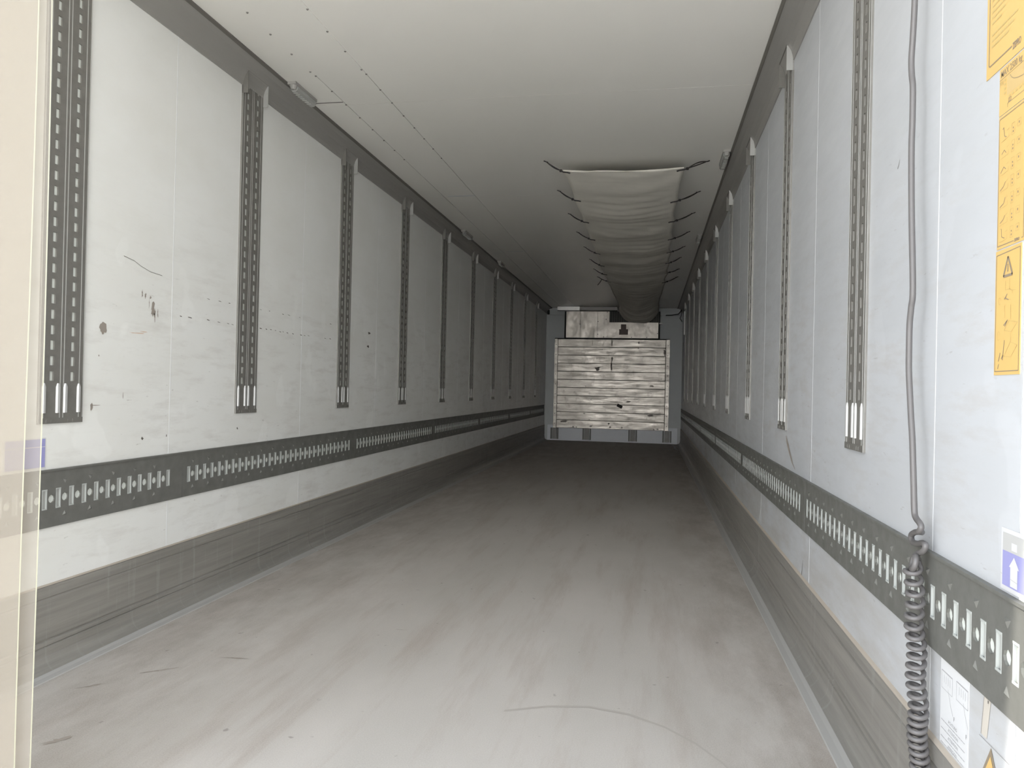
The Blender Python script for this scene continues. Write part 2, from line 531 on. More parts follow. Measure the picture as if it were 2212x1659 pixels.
p = MB(); p.box(0.105, 0.27, 3.675, 3.683, H - 0.0015, H); p.build('seam_bead', M['gap'], ce)
for x0, x1, y in ((0.31, 0.523, 5.60), (0.325, 0.505, 7.95)):
    p = MB(); p.box(x0, x1, y, y + 0.03, H - 0.001, H); p.build('seam_bead', M['seam'], ce)

# cove trims along the top of both walls
def cove(name, label, side):
    root = struct(name, label)
    pr = [(0.0, 2.331), (0.005, 2.331), (0.008, 2.352), (0.014, 2.372), (0.026, 2.391), (0.042, 2.406), (0.060, 2.417), (0.080, 2.424), (0.092, 2.426), (0.092, 2.4385), (0.0, 2.4385)]
    lp = [(0.088, 2.4245), (0.0925, 2.4245), (0.1, 2.431), (0.1, 2.4385), (0.088, 2.4385)]
    for nm, q, mm in (('cove_profile', pr, M['cove']), ('cove_lip', lp, M['lip'])):
        m = MB()
        m.extrude([(x if side > 0 else W - x, z) for x, z in q], 1.26, L, True)
        m.build(nm, mm, root)
    return root
cove('trim_1', 'dark grey concave cove along the top of the left wall', 1)
cove('trim_2', 'dark grey concave cove along the top of the right wall', -1)

# kick strips
def kick(name, label, side):
    root = struct(name, label)
    q = [(0.0, 0.2755), (0.003, 0.2745), (0.007, 0.270), (0.007, 0.238), (0.003, 0.2345), (0.003, 0.2325), (0.007, 0.229), (0.007, 0.104),
         (0.002, 0.101), (0.002, 0.098), (0.007, 0.094), (0.007, 0.082), (0.003, 0.079), (0.008, 0.075), (0.009, 0.05), (0.014, 0.032), (0.024, 0.018), (0.036, 0.009), (0.038, 0.008), (0.038, 0.0), (0.0, 0.0)]
    ft = [(0.038, 0.008), (0.052, 0.004), (0.072, 0.0022), (0.075, 0.0), (0.038, 0.0)]
    for nm, a, c in (('kick_profile', Y0, 3.94), ('kick_profile', 3.9425, 8.6), ('kick_profile', 8.6025, L)):
        m = MB()
        m.extrude([(x if side > 0 else W - x, z) for x, z in q], a, c, True)
        m.build(nm, M['kick'], root)
        m = MB()
        m.extrude([(x if side > 0 else W - x, z) for x, z in ft], a, c, True)
        m.build('cove_foot', M['foot'], root)
    m = MB()
    t = [(0.0, 0.2765), (0.0, 0.283 if side < 0 else 0.279), (0.004, 0.279), (0.0065, 0.2745)]
    m.extrude([(x if side > 0 else W - x, z) for x, z in t], Y0, L, True)
    m.build('sealant_bead', M['sealant'], root)
    return root
kick('baseboard_left', 'grey aluminium kick strip with grooves along the left wall', 1)
kick('baseboard_right', 'grey aluminium kick strip with grooves along the right wall', -1)

# rear door frame (just behind the picture's edges) and sill
fr = struct('trim_3', 'steel rear door frame round the trailer opening')
for nm, a in (('frame_post', (-0.12, -0.0, 1.0, Y0 - 0.002, -0.1, 2.62)), ('frame_post', (W, W + 0.12, 1.0, Y0 - 0.002, -0.1, 2.62)),
              ('frame_header', (0.0, W, 1.0, 1.2, 2.44, 2.62)), ('door_sill', (0.0, W, 0.98, 1.0, -0.16, 0.0))):
    m = MB(); m.box(*a); m.build(nm, M['ext'], fr)
for x_ in (-0.06, W + 0.02):  # unseen open leaves, added to cut side light on the near walls
    m = MB(); m.box(x_, x_ + 0.04, -0.22, 0.995, -0.08, 2.58); m.build('added_door_leaf', M['added_leaf'], fr)
m = MB(); m.box(0.0, W, 1.222, 1.262, 2.385, 2.437); m.build('curtain_hanger', M['bracket'], fr)

# ------------------------------------------------------------------ front bulkhead
wb = struct('wall_back', 'grey front wall at the far end of the trailer')
m = MB(); m.box(-0.07, W + 0.07, L, L + 0.12, -0.05, 2.52); m.build('front_wall_core', M['grey_panel'], wb)
for x0, x1 in ((0.002, 0.36), (2.06, W - 0.002)):
    m = MB(); m.box(x0, x1, L - 0.03, L, 0.0, 2.30); m.build('side_panel', M['grey_panel'], wb)
for x0, x1 in ((0.03, 0.36), (2.06, W - 0.06)):
    m = MB(); m.box(x0, x1, L - 0.024, L, 2.305, 2.425); m.build('corner_panel', M['grey_panel'], wb)
kt = thing('kick_plate', 'pale blue-grey kick plate with four brackets along the foot of the far wall', 'plate', (0, L, 0))
kp = MB(); kp.box(0.06, 2.40, -0.055, -0.031, 0.003, 0.233); kp.build('plate', M['blue_kick'], kt)
for a in ((0.062, 0.168), (2.245, 2.40)):
    q = MB(); q.box(a[0], a[1], -0.050, -0.031, 0.233, 0.285); q.build('corner_tab', M['blue_kick'], kt)
for x0, x1 in ((0.122, 0.268), (0.711, 0.864), (1.539, 1.692), (2.143, 2.298)):
    b0 = MB()
    b0.box(x0 + 0.03, x1 - 0.03, -0.11, -0.056, 0.03, 0.232)
    bo = b0.build('bracket', M['bracket'], kt)
    for a in (x0, x1 - 0.022):
        q = MB(); q.box(a, a + 0.022, -0.062, -0.0555, 0.025, 0.232); q.build('flange', M['grille'], bo)

bp = thing('bulkhead_panel', 'worn bright aluminium plank panel on the far front wall', 'panel', (0, L, 0))
def inb(m, nm, mm, par, **k):
    o = m.build(nm, mm, par, **k); return o
x0, x1, z0, z1 = 0.172, 2.238, 0.235, 1.862
m = MB(); m.box(x0 + 0.01, x1 - 0.01, -0.085, -0.031, z0 + 0.01, z1 - 0.01); m.build('backing', M['grille'], bp)
n = 11
hgt = (z1 - z0) / n
pm = MB(); pm.bbox(-0.02, 0.0, 0.0, x1 - x0 - 0.13, 0.003, hgt - 0.003, 0.004)
# plank local: x = thickness, y = length; rotate into place by rewriting vertices
pm.v = [(y, x, z) for x, y, z in pm.v]
plm = pm.mesh('plank', M['plank'])
for k in range(n):
    o = link('plank', plm, bp, loc=(x0 + 0.06, -0.085 + random.uniform(-0.003, 0.002), z0 + k * hgt))
    o.rotation_euler.x = random.uniform(-0.006, 0.006)
for a, c in ((x0, x0 + 0.055), (x1 - 0.062, x1)):
    q = MB(); q.box(a, c, -0.112, -0.086, z0, z1); e = q.build('edge_angle', M['plank'], bp)
    for k in range(9):
        r = MB(); r.cyl(((a + c) / 2, -0.1125, z0 + 0.08 + k * 0.18), 'y', 0.008, -0.004, 8); r.build('rivet', M['dark'], e)
q = MB(); q.box(x0, x1, -0.115, -0.08, z1, z1 + 0.012); q.build('top_strip', M['dark'], bp)
q = MB(); c, s_ = math.cos(0.45), math.sin(0.45)
lab = [(-0.05, -0.025), (0.05, -0.025), (0.05, 0.03), (-0.05, 0.03)]
q.poly([(1.372 + a * c + b_ * s_, -0.1095, 0.655 - a * s_ + b_ * c) for a, b_ in lab])
q.build('dark_label', M['dark'], bp, fix=False)
random.seed(21)
for x_, z_, rx, rz in ((1.212, 1.787, 0.012, 0.055), (1.218, 1.502, 0.012, 0.05), (1.212, 1.37, 0.013, 0.09), (1.691, 1.809, 0.01, 0.03), (1.685, 1.71, 0.012, 0.014), (1.524, 0.739, 0.036, 0.018), (0.963, 1.322, 0.04, 0.03),
                       (1.936, 1.031, 0.035, 0.014), (0.737, 0.508, 0.022, 0.010), (0.359, 0.353, 0.06, 0.022), (2.150, 1.632, 0.018, 0.05), (1.93, 0.50, 0.06, 0.018), (0.86, 1.80, 0.004, 0.05)):
    q = MB(); q.poly([(a, -0.1095, b_) for a, b_ in blob(x_, z_, rx, rz, 18, 0.4)]); q.build('stain', M['plank_stain'], bp, fix=False)
for x_, z_, rr in ((0.70, 1.436, 0.014), (0.696, 1.233, 0.010), (0.697, 1.165, 0.010), (0.751, 1.006, 0.012), (0.832, 0.393, 0.012), (1.184, 0.336, 0.016), (2.10, 1.161, 0.016), (0.539, 0.257, 0.016), (0.60, 0.255, 0.012),
                   (1.278, 1.009, 0.012), (0.857, 0.764, 0.010), (1.039, 1.676, 0.010), (0.86, 0.28, 0.02), (1.21, 0.27, 0.016), (1.42, 0.27, 0.014), (2.05, 0.262, 0.016), (1.985, 0.256, 0.014)):
    q = MB(); q.cyl((x_, -0.1105, z_), 'y', rr * 0.35, 0.006, 9, rr); q.build('dent', M['alu_bar'], bp, smooth=True)

# evaporator unit above the panel
ev = thing('evaporator_unit', 'metal refrigeration unit cover with a dark grille above the plank panel', 'cooling unit', (0, L, 1.88))
m = MB(); m.box(0.345, 2.06, -0.12, -0.031, 0.0, 0.485); m.build('casing', M['dark'], ev)
for a, c, d in ((0.378, 0.640, 0.004), (0.643, 0.945, 0.008)):
    q = MB(); q.box(a, c, -0.135 - d, -0.121, 0.004, 0.482); q.build('cover_sheet', M['sheet'], ev)
q = MB()
for bx in ((0.949, 1.158, 0.004, 0.482), (1.158, 2.03, 0.004, 0.285)):
    q.box(bx[0], bx[1], -0.138, -0.121, bx[2], bx[3])
q.build('front_sheet', M['sheet'], ev)
q = MB()
for k in range(22):
    x = 1.165 + k * 0.041
    q.box(x, x + 0.008, -0.136, -0.128, 0.287, 0.482)
for k in range(9):
    z = 0.295 + k * 0.022
    q.box(1.158, 2.03, -0.132, -0.126, z, z + 0.005)
q.build('grille', M['grille'], ev, kind='stuff')
for a in ((1.367, 1.461, 0.163, 0.252), (1.336, 1.496, 0.064, 0.163)):
    q = MB(); q.box(a[0], a[1], -0.1395, -0.138, a[2], a[3]); q.build('brown_label', M['brown_label'], ev)
for x, z in ((0.956, 0.30), (0.956, 0.07), (1.10, 0.34), (1.06, 0.02), (1.56, 0.02), (1.83, 0.02), (2.015, 0.09), (0.63, 0.25), (1.12, 0.47)):
    q = MB(); q.cyl((x, -0.139, z), 'y', 0.008, -0.004, 8); q.build('rivet', M['dark'], ev)

hb = thing('header_bar', 'horizontal bar under the ceiling above the refrigeration unit', 'bar', (0, L - 0.2, 2.37))
m = MB(); m.box(0.226, 0.63, -0.07, 0.0, 0.0, 0.064); m.build('bright_end', M['alu_bar'], hb)
m = MB(); m.box(0.63, 1.30, -0.05, 0.0, 0.005, 0.060); m.build('bar', M['bar_grey'], hb)
m = MB(); m.box(0.63, 1.30, -0.045, 0.15, -0.004, 0.004); m.build('bar_shadow_sheet', M['grille'], hb)  # dark sheet standing in for the shadow under the bar

def small(name, label, cat, bx, mm):
    m = MB(); m.box(*bx)
    # chamfer
    me = m.mesh(name, mm)
    bm = bmesh.new(); bm.from_mesh(me)
    bmesh.ops.recalc_face_normals(bm, faces=bm.faces)
    d = min(bx[1] - bx[0], bx[3] - bx[2], bx[5] - bx[4]) * 0.2
    bmesh.ops.bevel(bm, geom=list(bm.edges), offset=d, segments=2, affect='EDGES')
    bm.to_mesh(me); bm.free()
    return tag(link(name, me), label, cat)
small('sensor_box', 'small dark sensor box in the top left far corner', 'sensor', (0.012, 0.055, L - 0.06, L - 0.0245, 2.315, 2.40), M['dark'])
small('white_clip', 'tiny white clip beside the right end of the refrigeration unit', 'clip', (2.045, 2.098, L - 0.16, L - 0.031, 2.137, 2.162), M['white_part'])
small('vertical_batten', 'short pale vertical batten high on the right wall at the far end', 'batten', (W - 0.036, W - 0.0165, 12.33, 12.36, 1.87, 2.25), M['white_part'])
hz = MB(); hz.tube([(W - 0.03, 13.5, 2.42), (W - 0.05, 13.45, 2.36), (W - 0.09, 13.42, 2.315), (W - 0.2, 13.45, 2.30), (W - 0.3, 13.55, 2.305)], 0.008, 8)
hz.tube([(W - 0.03, 13.5, 2.42), (W - 0.035, 13.42, 2.30), (W - 0.06, 13.42, 2.24), (W - 0.02, 13.5, 2.19)], 0.006, 8)
tag(hz.build('drain_hose', M['cord'], smooth=True), 'thin black hose in the top right far corner', 'hose')

# ------------------------------------------------------------------ perforated plates
def cell(mb, fn, a0, a1, b0, b1, hole, d):
    """rectangle a0..a1 x b0..b1 with a hole polygon; hole walls go back by d"""
    n = len(hole)
    cx = sum(h[0] for h in hole) / n; cy = sum(h[1] for h in hole) / n
    out = []
    for h in hole:
        dx, dy = h[0] - cx, h[1] - cy
        ks = []
        if abs(dx) > 1e-9: ks.append(((a1 if dx > 0 else a0) - cx) / dx)
        if abs(dy) > 1e-9: ks.append(((b1 if dy > 0 else b0) - cy) / dy)
        k = min(x for x in ks if x > 0)
        out.append((cx + dx * k, cy + dy * k))
    i = len(mb.v)
    for q in out: mb.v.append(fn(q[0], q[1], 0))
    for q in hole: mb.v.append(fn(q[0], q[1], 0))
    for q in hole: mb.v.append(fn(q[0], q[1], -d))
    for k in range(n):
        j = (k + 1) % n
        mb.f.append((i + k, i + j, i + n + j, i + n + k))
        mb.f.append((i + n + k, i + n + j, i + 2 * n + j, i + 2 * n + k))

def rect_hole_cell(mb, fn, a0, a1, b0, b1, ha, hb, d):
    """cell whose rectangular hole maps corner to corner"""
    ca, cb = (a0 + a1) / 2, (b0 + b1) / 2
    o = [(a0, b0), (a1, b0), (a1, b1), (a0, b1)]
    h = [(ca - ha, cb - hb), (ca + ha, cb - hb), (ca + ha, cb + hb), (ca - ha, cb + hb)]
    i = len(mb.v)
    for q in o: mb.v.append(fn(q[0], q[1], 0))
    for q in h: mb.v.append(fn(q[0], q[1], 0))
    for q in h: mb.v.append(fn(q[0], q[1], -d))
    for k in range(4):
        j = (k + 1) % 4
        mb.f.append((i + k, i + j, i + 4 + j, i + 4 + k))
        mb.f.append((i + 4 + k, i + 4 + j, i + 8 + j, i + 8 + k))

def round_hole(ca, cb, r, a0, a1, b0, b1):
    ang = sorted([math.atan2(b - cb, a - ca) for a, b in ((a0, b0), (a1, b0), (a1, b1), (a0, b1))])
    full = []
    for k in range(4):
        x0_ = ang[k]; x1_ = ang[(k + 1) % 4] + (2 * math.pi if k == 3 else 0)
        nn = 3 if (x1_ - x0_) < 1.4 else 4
        full += [x0_ + (x1_ - x0_) * t / nn for t in range(nn)]
    return [(ca + r * math.cos(t), cb + r * math.sin(t)) for t in full]

# horizontal lashing track, local: y along the wall, x out of the wall, z height above its own base
TB, TT = 0.4627, 0.649
TH = TT - TB
PITCH = 0.0561
NS = 31
SEG = 1.818
def track_parts(NS=NS, SEG=SEG):
    rail = MB()
    front = 0.007
    fn = lambda a, b_, d: (front + d, a, b_)
    zc0, zc1 = 0.030, 0.122            # row of slots
    zm = (zc0 + zc1) / 2 + 0.015
    zc0, zc1 = zm - 0.045, zm + 0.045
    y = 0.042
    rail.box(0, front, 0.0, SEG - 0.003, 0.0, zc0)
    rail.box(0, front, 0.0, SEG - 0.003, zc1, TH - 0.006)
    rail.box(0, front + 0.004, 0.0, SEG - 0.003, TH - 0.006, TH)     # rolled top lip
    rail.box(0, front, 0.0, y - PITCH * 0.27, zc0, zc1)
    for k in range(NS):
        c = y + k * PITCH
        a0, a1 = c - PITCH * 0.27, c + PITCH * 0.27
        rect_hole_cell(rail, fn, a0, a1, zc0, zc1, 0.0085, 0.0300, 0.0050)
        if k < NS - 1:
            b0, b1 = a1, c + PITCH * 0.73
            cc = (b0 + b1) / 2
            cell(rail, fn, b0, b1, zc0, zc1, round_hole(cc, zm, 0.0132, b0, b1, zc0, zc1), 0.0050)
    e = y + (NS - 1) * PITCH + PITCH * 0.27
    rail.box(0, front, e, SEG - 0.003, zc0, zc1)
    back = MB(); back.box(0.0005, 0.0022, y - 0.03, e + 0.015, zc0, zc1)
    tri = MB()
    for k in range(0, NS, 2):
        c = y + (k + 0.5) * PITCH
        if k >= NS - 1: break
        for zc, up_ in ((zm + 0.052, -1), (zm - 0.052, 1)):
            w, h_ = 0.010, 0.016
            A = (front, c - w, zc - up_ * h_ / 2); B = (front, c + w, zc - up_ * h_ / 2); C_ = (front, c, zc + up_ * h_ / 2); D = (front + 0.004, c, zc - up_ * h_ * 0.2)
            for t in ((A, B, D), (B, C_, D), (C_, A, D)):
                tri.poly(t)
    rims = MB()
    for k in range(NS):
        c = y + k * PITCH
        for zz in (zm - 0.0305, zm + 0.0305):
            pass
            rims.box(front - 0.001, front + 0.0008, c - 0.010, c + 0.010, zz - 0.002, zz + 0.002)
    for k in range(NS):
        c = y + k * PITCH
        for yy in (c - 0.0088, c + 0.0088):
            rims.box(front - 0.005, front + 0.0002, yy - 0.0015, yy + 0.0015, zm - 0.030, zm + 0.030)
    shade = MB()  # dark sheets set in the slots in place of the shade inside them
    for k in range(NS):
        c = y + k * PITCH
        shade.box(0.0018, 0.0026, c - 0.0085, c + 0.0085, zm - 0.030, zm + 0.030)
    return (('slot_shade_sheets', shade, M['slot_shade'], 'stuff'), ('slotted_plate', rail, M['track'], None), ('backing_strip', back, M['behind'], None),
            ('embossed_arrows', tri, M['track'], 'stuff'), ('slot_rims', rims, M['slotrim'], 'stuff'))

ordw = ['first', 'second', 'third', 'fourth', 'fifth', 'sixth', 'seventh', 'eighth', 'ninth', 'tenth', 'eleventh']
proto = thing('lashing_track', 'x', 'track')
for nm, mb, mm, kd in track_parts():
    mb.build(nm, mm, proto, kind=kd, fix=(nm in ('embossed_arrows', 'slot_rims', 'slot_shade_sheets')))
sproto = thing('lashing_track', 'x', 'track')
for nm, mb, mm, kd in track_parts(27, 1.6):
    mb.build(nm, mm, sproto, kind=kd, fix=(nm in ('embossed_arrows', 'slot_rims', 'slot_shade_sheets')))
first = [True]
def place(proto_, flag, name_label, cat, loc, rotz, group):
    o = proto_ if flag[0] else copy_tree(proto_)
    flag[0] = False
    o.location = loc; o.rotation_euler.z = rotz
    tag(o, name_label, cat, group)
    return o
for k in range(6):
    y = 2.765 - SEG + k * SEG
    if k == 0:
        lb = 'nearest length of slotted lashing track on the left wall, its end behind the strip curtain'
    else:
        lb = '%s length of horizontal slotted lashing track on the left wall, counting from the camera' % ordw[k]
    place(proto, first, lb, 'track', (0, y, TB), 0, 'horizontal lashing track lengths')
for k in range(7):
    y = 2.806 + k * SEG
    if k == 0:
        lb = 'nearest length of slotted lashing track on the right wall, behind the coiled cable'
    else:
        lb = '%s length of horizontal slotted lashing track on the right wall, counting from the camera' % ordw[k]
    if y > L: continue
    place(proto, first, lb, 'track', (W, y, TB - 0.011), math.pi, 'horizontal lashing track lengths')
place(sproto, [True], 'last, shorter length of slotted lashing track on the left wall by the front wall', 'track', (0, 11.855, TB), 0, 'horizontal lashing track lengths')
place(sproto, [False], 'last, shorter length of slotted lashing track on the right wall by the front wall', 'track', (W, 13.50, TB - 0.011), math.pi, 'horizontal lashing track lengths')

# ------------------------------------------------------------------ vertical slotted rails
RW, RB, RT = 0.186, 0.797, 2.408
def rail_parts():
    hgt_ = RT - RB
    pl = MB(); front = 0.0060
    fn = lambda a, b_, d: (front + d, a, b_)
    P = 0.0498; n_ = 29
    zs = 0.128; ze = zs + n_ * P
    cols = ((0.028, 0.072), (0.115, 0.159))
    pl.box(0, front, 0, RW, 0, zs)
    pl.box(0, front, 0, RW, ze, hgt_)
    for a0, a1 in ((0, 0.028), (0.072, 0.115), (0.159, RW)):
        pl.box(0, front, a0, a1, zs, ze)
    for a0, a1 in cols:
        for k in range(n_):
            rect_hole_cell(pl, fn, a0, a1, zs + k * P, zs + (k + 1) * P, 0.0078, 0.0150, 0.0050)
    bk = MB()
    for a0, a1 in cols:
        bk.box(0.0003, 0.0010, a0, a1, zs, ze)
    rid = MB()
    for a0, a1 in ((0.000, 0.003), (0.0175, 0.0205), (0.0845, 0.0875), (0.0985, 0.1015), (0.1655, 0.1685), (RW - 0.003, RW)):
        rid.box(front, front + 0.0007, a0, a1, 0.018 if a0 > 0.01 and a1 < RW - 0.01 else 0.0, hgt_ - 0.02)
    tabs = []
    for a0, a1 in ((0.012, 0.028), (0.069, 0.0865), (0.0995, 0.117), (0.158, 0.174)):
        t = MB()
        prof = [(a0, 0), (a0 + 0.004, 0.0045), (a1 - 0.004, 0.0045), (a1, 0)]
        i = len(t.v)
        z_a, z_b, z_c = 0.034, 0.118, 0.130
        for z, sc in ((z_a, 1.0), (z_b, 1.0)):
            for yy, xx in prof: t.v.append((front + xx * sc, yy, z))
        mid = (a0 + a1) / 2
        for yy, xx in prof: t.v.append((front + xx * 0.5, mid + (yy - mid) * 0.45, z_c))
        for r in range(2):
            for j in range(3):
                a = i + r * 4 + j
                t.f.append((a, a + 1, a + 5, a + 4))
        t.f.append((i, i + 3, i + 2, i + 1))
        tabs.append(t)
    foot = MB(); foot.box(front, front + 0.0015, 0.001, RW - 0.001, 0.0, 0.018)
    for yy in (0.03, 0.05, 0.12, 0.14):
        foot.box(front + 0.001, front + 0.0025, yy, yy + 0.005, 0.003, 0.013)
    cap = MB()
    cap.box(0.0, 0.032, 0.0, RW, hgt_ - 0.012, hgt_ - 0.002)
    cap2 = MB()
    cap2.box(0.0, 0.031, RW - 0.004, RW, hgt_ - 0.115, hgt_ - 0.012)
    cap3 = MB()
    cap3.box(0.0, 0.031, 0.0, 0.004, hgt_ - 0.115, hgt_ - 0.012)
    out = [('slotted_plate', pl, M['rail']), ('backing_strip', bk, M['behind']), ('edge_ridges', rid, M['ridge']), ('foot_plate', foot, M['rail']),
           ('top_cap', cap, M['rail']), ('side_flange', cap2, M['ridge']), ('side_flange', cap3, M['rail'])]
    out += [('guide_tab', t, M['tab']) for t in tabs]
    return out
rproto = thing('slotted_rail', 'x', 'rail')
for nm, mb, mm in rail_parts():
    mb.build(nm, mm, rproto, kind='stuff' if nm == 'edge_ridges' else None, fix=(nm in ('guide_tab', 'top_cap', 'side_flange', 'foot_plate', 'edge_ridges')))
rf = [True]
for k in range(10):
    y = 2.022 + k * 1.132
    if k == 0:
        lb = 'nearest vertical slotted steel rail on the left wall, right beside the strip curtain'
    else:
        lb = '%s vertical slotted steel rail on the left wall, counting back from the strip curtain' % ordw[k]
    place(rproto, rf, lb, 'rail', (0, y, RB), 0, 'vertical slotted rails on the walls')
for k in range(10):
    y = 2.275 + k * 1.134
    if k == 0:
        lb = 'nearest vertical slotted steel rail on the right wall, next to the hanging grey cable'
    else:
        lb = '%s vertical slotted steel rail on the right wall, counting back from the hanging cable' % ordw[k]
    place(rproto, rf, lb, 'rail', (W, y, RB - 0.003), math.pi, 'vertical slotted rails on the walls')

# ------------------------------------------------------------------ interior lamps on the cove
def lamp(label, x, y, length, side):
    t = thing('interior_lamp', label, 'lamp', (x, y, H - 0.0145), 0, 'ceiling corner lamps')
    b_ = MB(); b_.box(-0.022, 0.022, 0, length, 0.0, 0.014); b_.build('base', M['lampbase'], t)
    c_ = MB()
    prof = [(-0.02, 0), (-0.019, -0.016), (-0.010, -0.026), (0.010, -0.026), (0.019, -0.016), (0.02, 0)]
    c_.extrude(prof, 0.03, length - 0.006, True, 6)
    c_.build('clear_cover', M['lamp'], t, smooth=False)
    e_ = MB(); e_.cyl((0, 0.02, -0.02), 'z', 0.012, 0.02, 12, 0.019); e_.build('end_cap', M['lampbase'], t)
    r_ = MB()
    for q in range(7):
        r_.box(-0.012, 0.012, 0.045 + q * (length - 0.07) / 7, 0.047 + q * (length - 0.07) / 7, -0.0285, -0.0255)
    r_.build('cover_ribs', M['lamp'], t, kind='stuff')
lamp('clear plastic lamp on the left ceiling edge, nearest the camera', 0.125, 3.39, 0.24, 1)
lamp('clear plastic lamp on the left ceiling edge, halfway down the trailer', 0.122, 6.84, 0.30, 1)
lamp('small clear lamp on the left ceiling edge, farthest from the camera', 0.122, 8.55, 0.24, 1)
lamp('pale plastic lamp on the right ceiling edge beside the front of the cloth duct', W - 0.125, 4.70, 0.30, -1)
lamp('pale plastic lamp on the right ceiling edge, farther back along the cloth duct', W - 0.125, 7.19, 0.30, -1)

# ------------------------------------------------------------------ cloth air duct with elastic cords
duct = thing('air_duct', 'sagging beige cloth air duct laced under the ceiling with black cords', 'air duct', (0, 0, 0))
key = [  # y, xl, xr, z left, z right, sag, flatness
    (4.80, 1.315, 2.085, 2.372, 2.366, 0.010, 2.0), (5.20, 1.328, 2.068, 2.360, 2.352, 0.018, 2.2), (5.58, 1.318, 2.068, 2.363, 2.355, 0.024, 2.2),
    (5.95, 1.332, 2.055, 2.350, 2.345, 0.030, 2.4), (6.28, 1.320, 2.07, 2.364, 2.355, 0.022, 2.4), (6.65, 1.332, 2.06, 2.350, 2.345, 0.034, 2.4),
    (7.02, 1.320, 2.078, 2.366, 2.359, 0.028, 2.4), (7.40, 1.332, 2.06, 2.350, 2.348, 0.040, 2.4), (7.75, 1.320, 2.085, 2.368, 2.368, 0.034, 2.4),
    (8.1, 1.332, 2.072, 2.352, 2.352, 0.044, 2.4), (8.44, 1.320, 2.086, 2.366, 2.368, 0.036, 2.4), (8.8, 1.332, 2.072, 2.352, 2.355, 0.048, 2.4),
    (9.17, 1.315, 2.09, 2.370, 2.380, 0.040, 2.4), (9.5, 1.34, 2.06, 2.355, 2.360, 0.055, 2.4), (9.81, 1.322, 2.072, 2.374, 2.362, 0.045, 2.4),
    (10.4, 1.33, 2.06, 2.39, 2.38, 0.075, 2.0), (11.1, 1.33, 2.05, 2.40, 2.39, 0.10, 1.9), (11.8, 1.34, 2.03, 2.405, 2.40, 0.125, 1.7),
    (12.4, 1.36, 2.02, 2.405, 2.40, 0.155, 1.7), (12.55, 1.36, 2.02, 2.405, 2.40, 0.148, 1.8), (12.9, 1.355, 2.03, 2.40, 2.395, 0.185, 2.4), (13.2, 1.34, 2.03, 2.39, 2.385, 0.215, 3.0), (13.44, 1.32, 2.03, 2.38, 2.37, 0.215, 3.5)]
def lerp_key(y):
    for a, c in zip(key[:-1], key[1:]):
        if y <= c[0]:
            t = (y - a[0]) / (c[0] - a[0]); t = t * t * (3 - 2 * t)
            return [p_ + (q_ - p_) * t for p_, q_ in zip(a, c)]
    return list(key[-1])
cl = MB(); NU, NV = 30, 260
import math as _m
for j in range(NV + 1):
    y = 4.80 + (13.44 - 4.80) * j / NV
    _, xl, xr, zl, zr_, sag, fl_ = lerp_key(y)
    for i in range(NU + 1):
        u = i / NU
        e = 1 - abs(2 * u - 1) ** fl_
        z = zl + (zr_ - zl) * u - sag * e
        w = e * (0.35 + 0.65 * u)
        yy = y + 0.10 * (u - 0.5) ** 2
        z += w * 0.0055 * math.sin(yy * 31 + 3.1 * math.sin(yy * 4.3) + 4 * (u - 0.4) ** 2 * 3)
        z += w * 0.004 * math.sin(yy * 67 + 5 * math.sin(yy * 7 + u * 3))
        z += 0.004 * math.sin(u * 9 + y * 2.2) * e
        cl.v.append((xl + (xr - xl) * u, y + (0.02 * math.sin(u * math.pi) if j == 0 else 0), z))
for j in range(NV):
    for i in range(NU):
        a = j * (NU + 1) + i
        cl.f.append((a, a + 1, a + NU + 2, a + NU + 1))
co = cl.build('cloth', M['cloth'], duct, smooth=True, fix=False)
sm = co.modifiers.new('thick', 'SOLIDIFY'); sm.thickness = 0.002
he = MB(); y = 4.80; _, xl, xr, zl, zr_, sag, fl_ = lerp_key(y)
he.tube([(xl + (xr - xl) * i / 20, y + 0.02 * math.sin(i / 20 * math.pi), zl + (zr_ - zl) * i / 20 - sag * (1 - abs(i / 10 - 1) ** fl_)) for i in range(21)], 0.0022, 6)
he.build('hem', M['cloth'], duct, smooth=True)
rowsL = [(1.197, 4.794, 1.313, 2.370), (1.197, 5.515, 1.319, 2.361), (1.198, 6.25, 1.321, 2.364), (1.198, 6.992, 1.320, 2.366), (1.201, 7.723, 1.321, 2.368),
         (1.201, 8.467, 1.320, 2.364), (1.198, 9.15, 1.310, 2.371), (1.198, 9.788, 1.322, 2.376)]
rowsR = [(2.236, 4.905, 2.084, 2.361), (2.228, 5.645, 2.065, 2.353), (2.229, 6.311, 2.067, 2.355), (2.226, 7.053, 2.079, 2.359), (2.216, 7.768, 2.085, 2.370),
         (2.205, 8.407, 2.086, 2.368), (2.214, 9.198, 2.092, 2.384), (2.221, 9.827, 2.072, 2.360)]
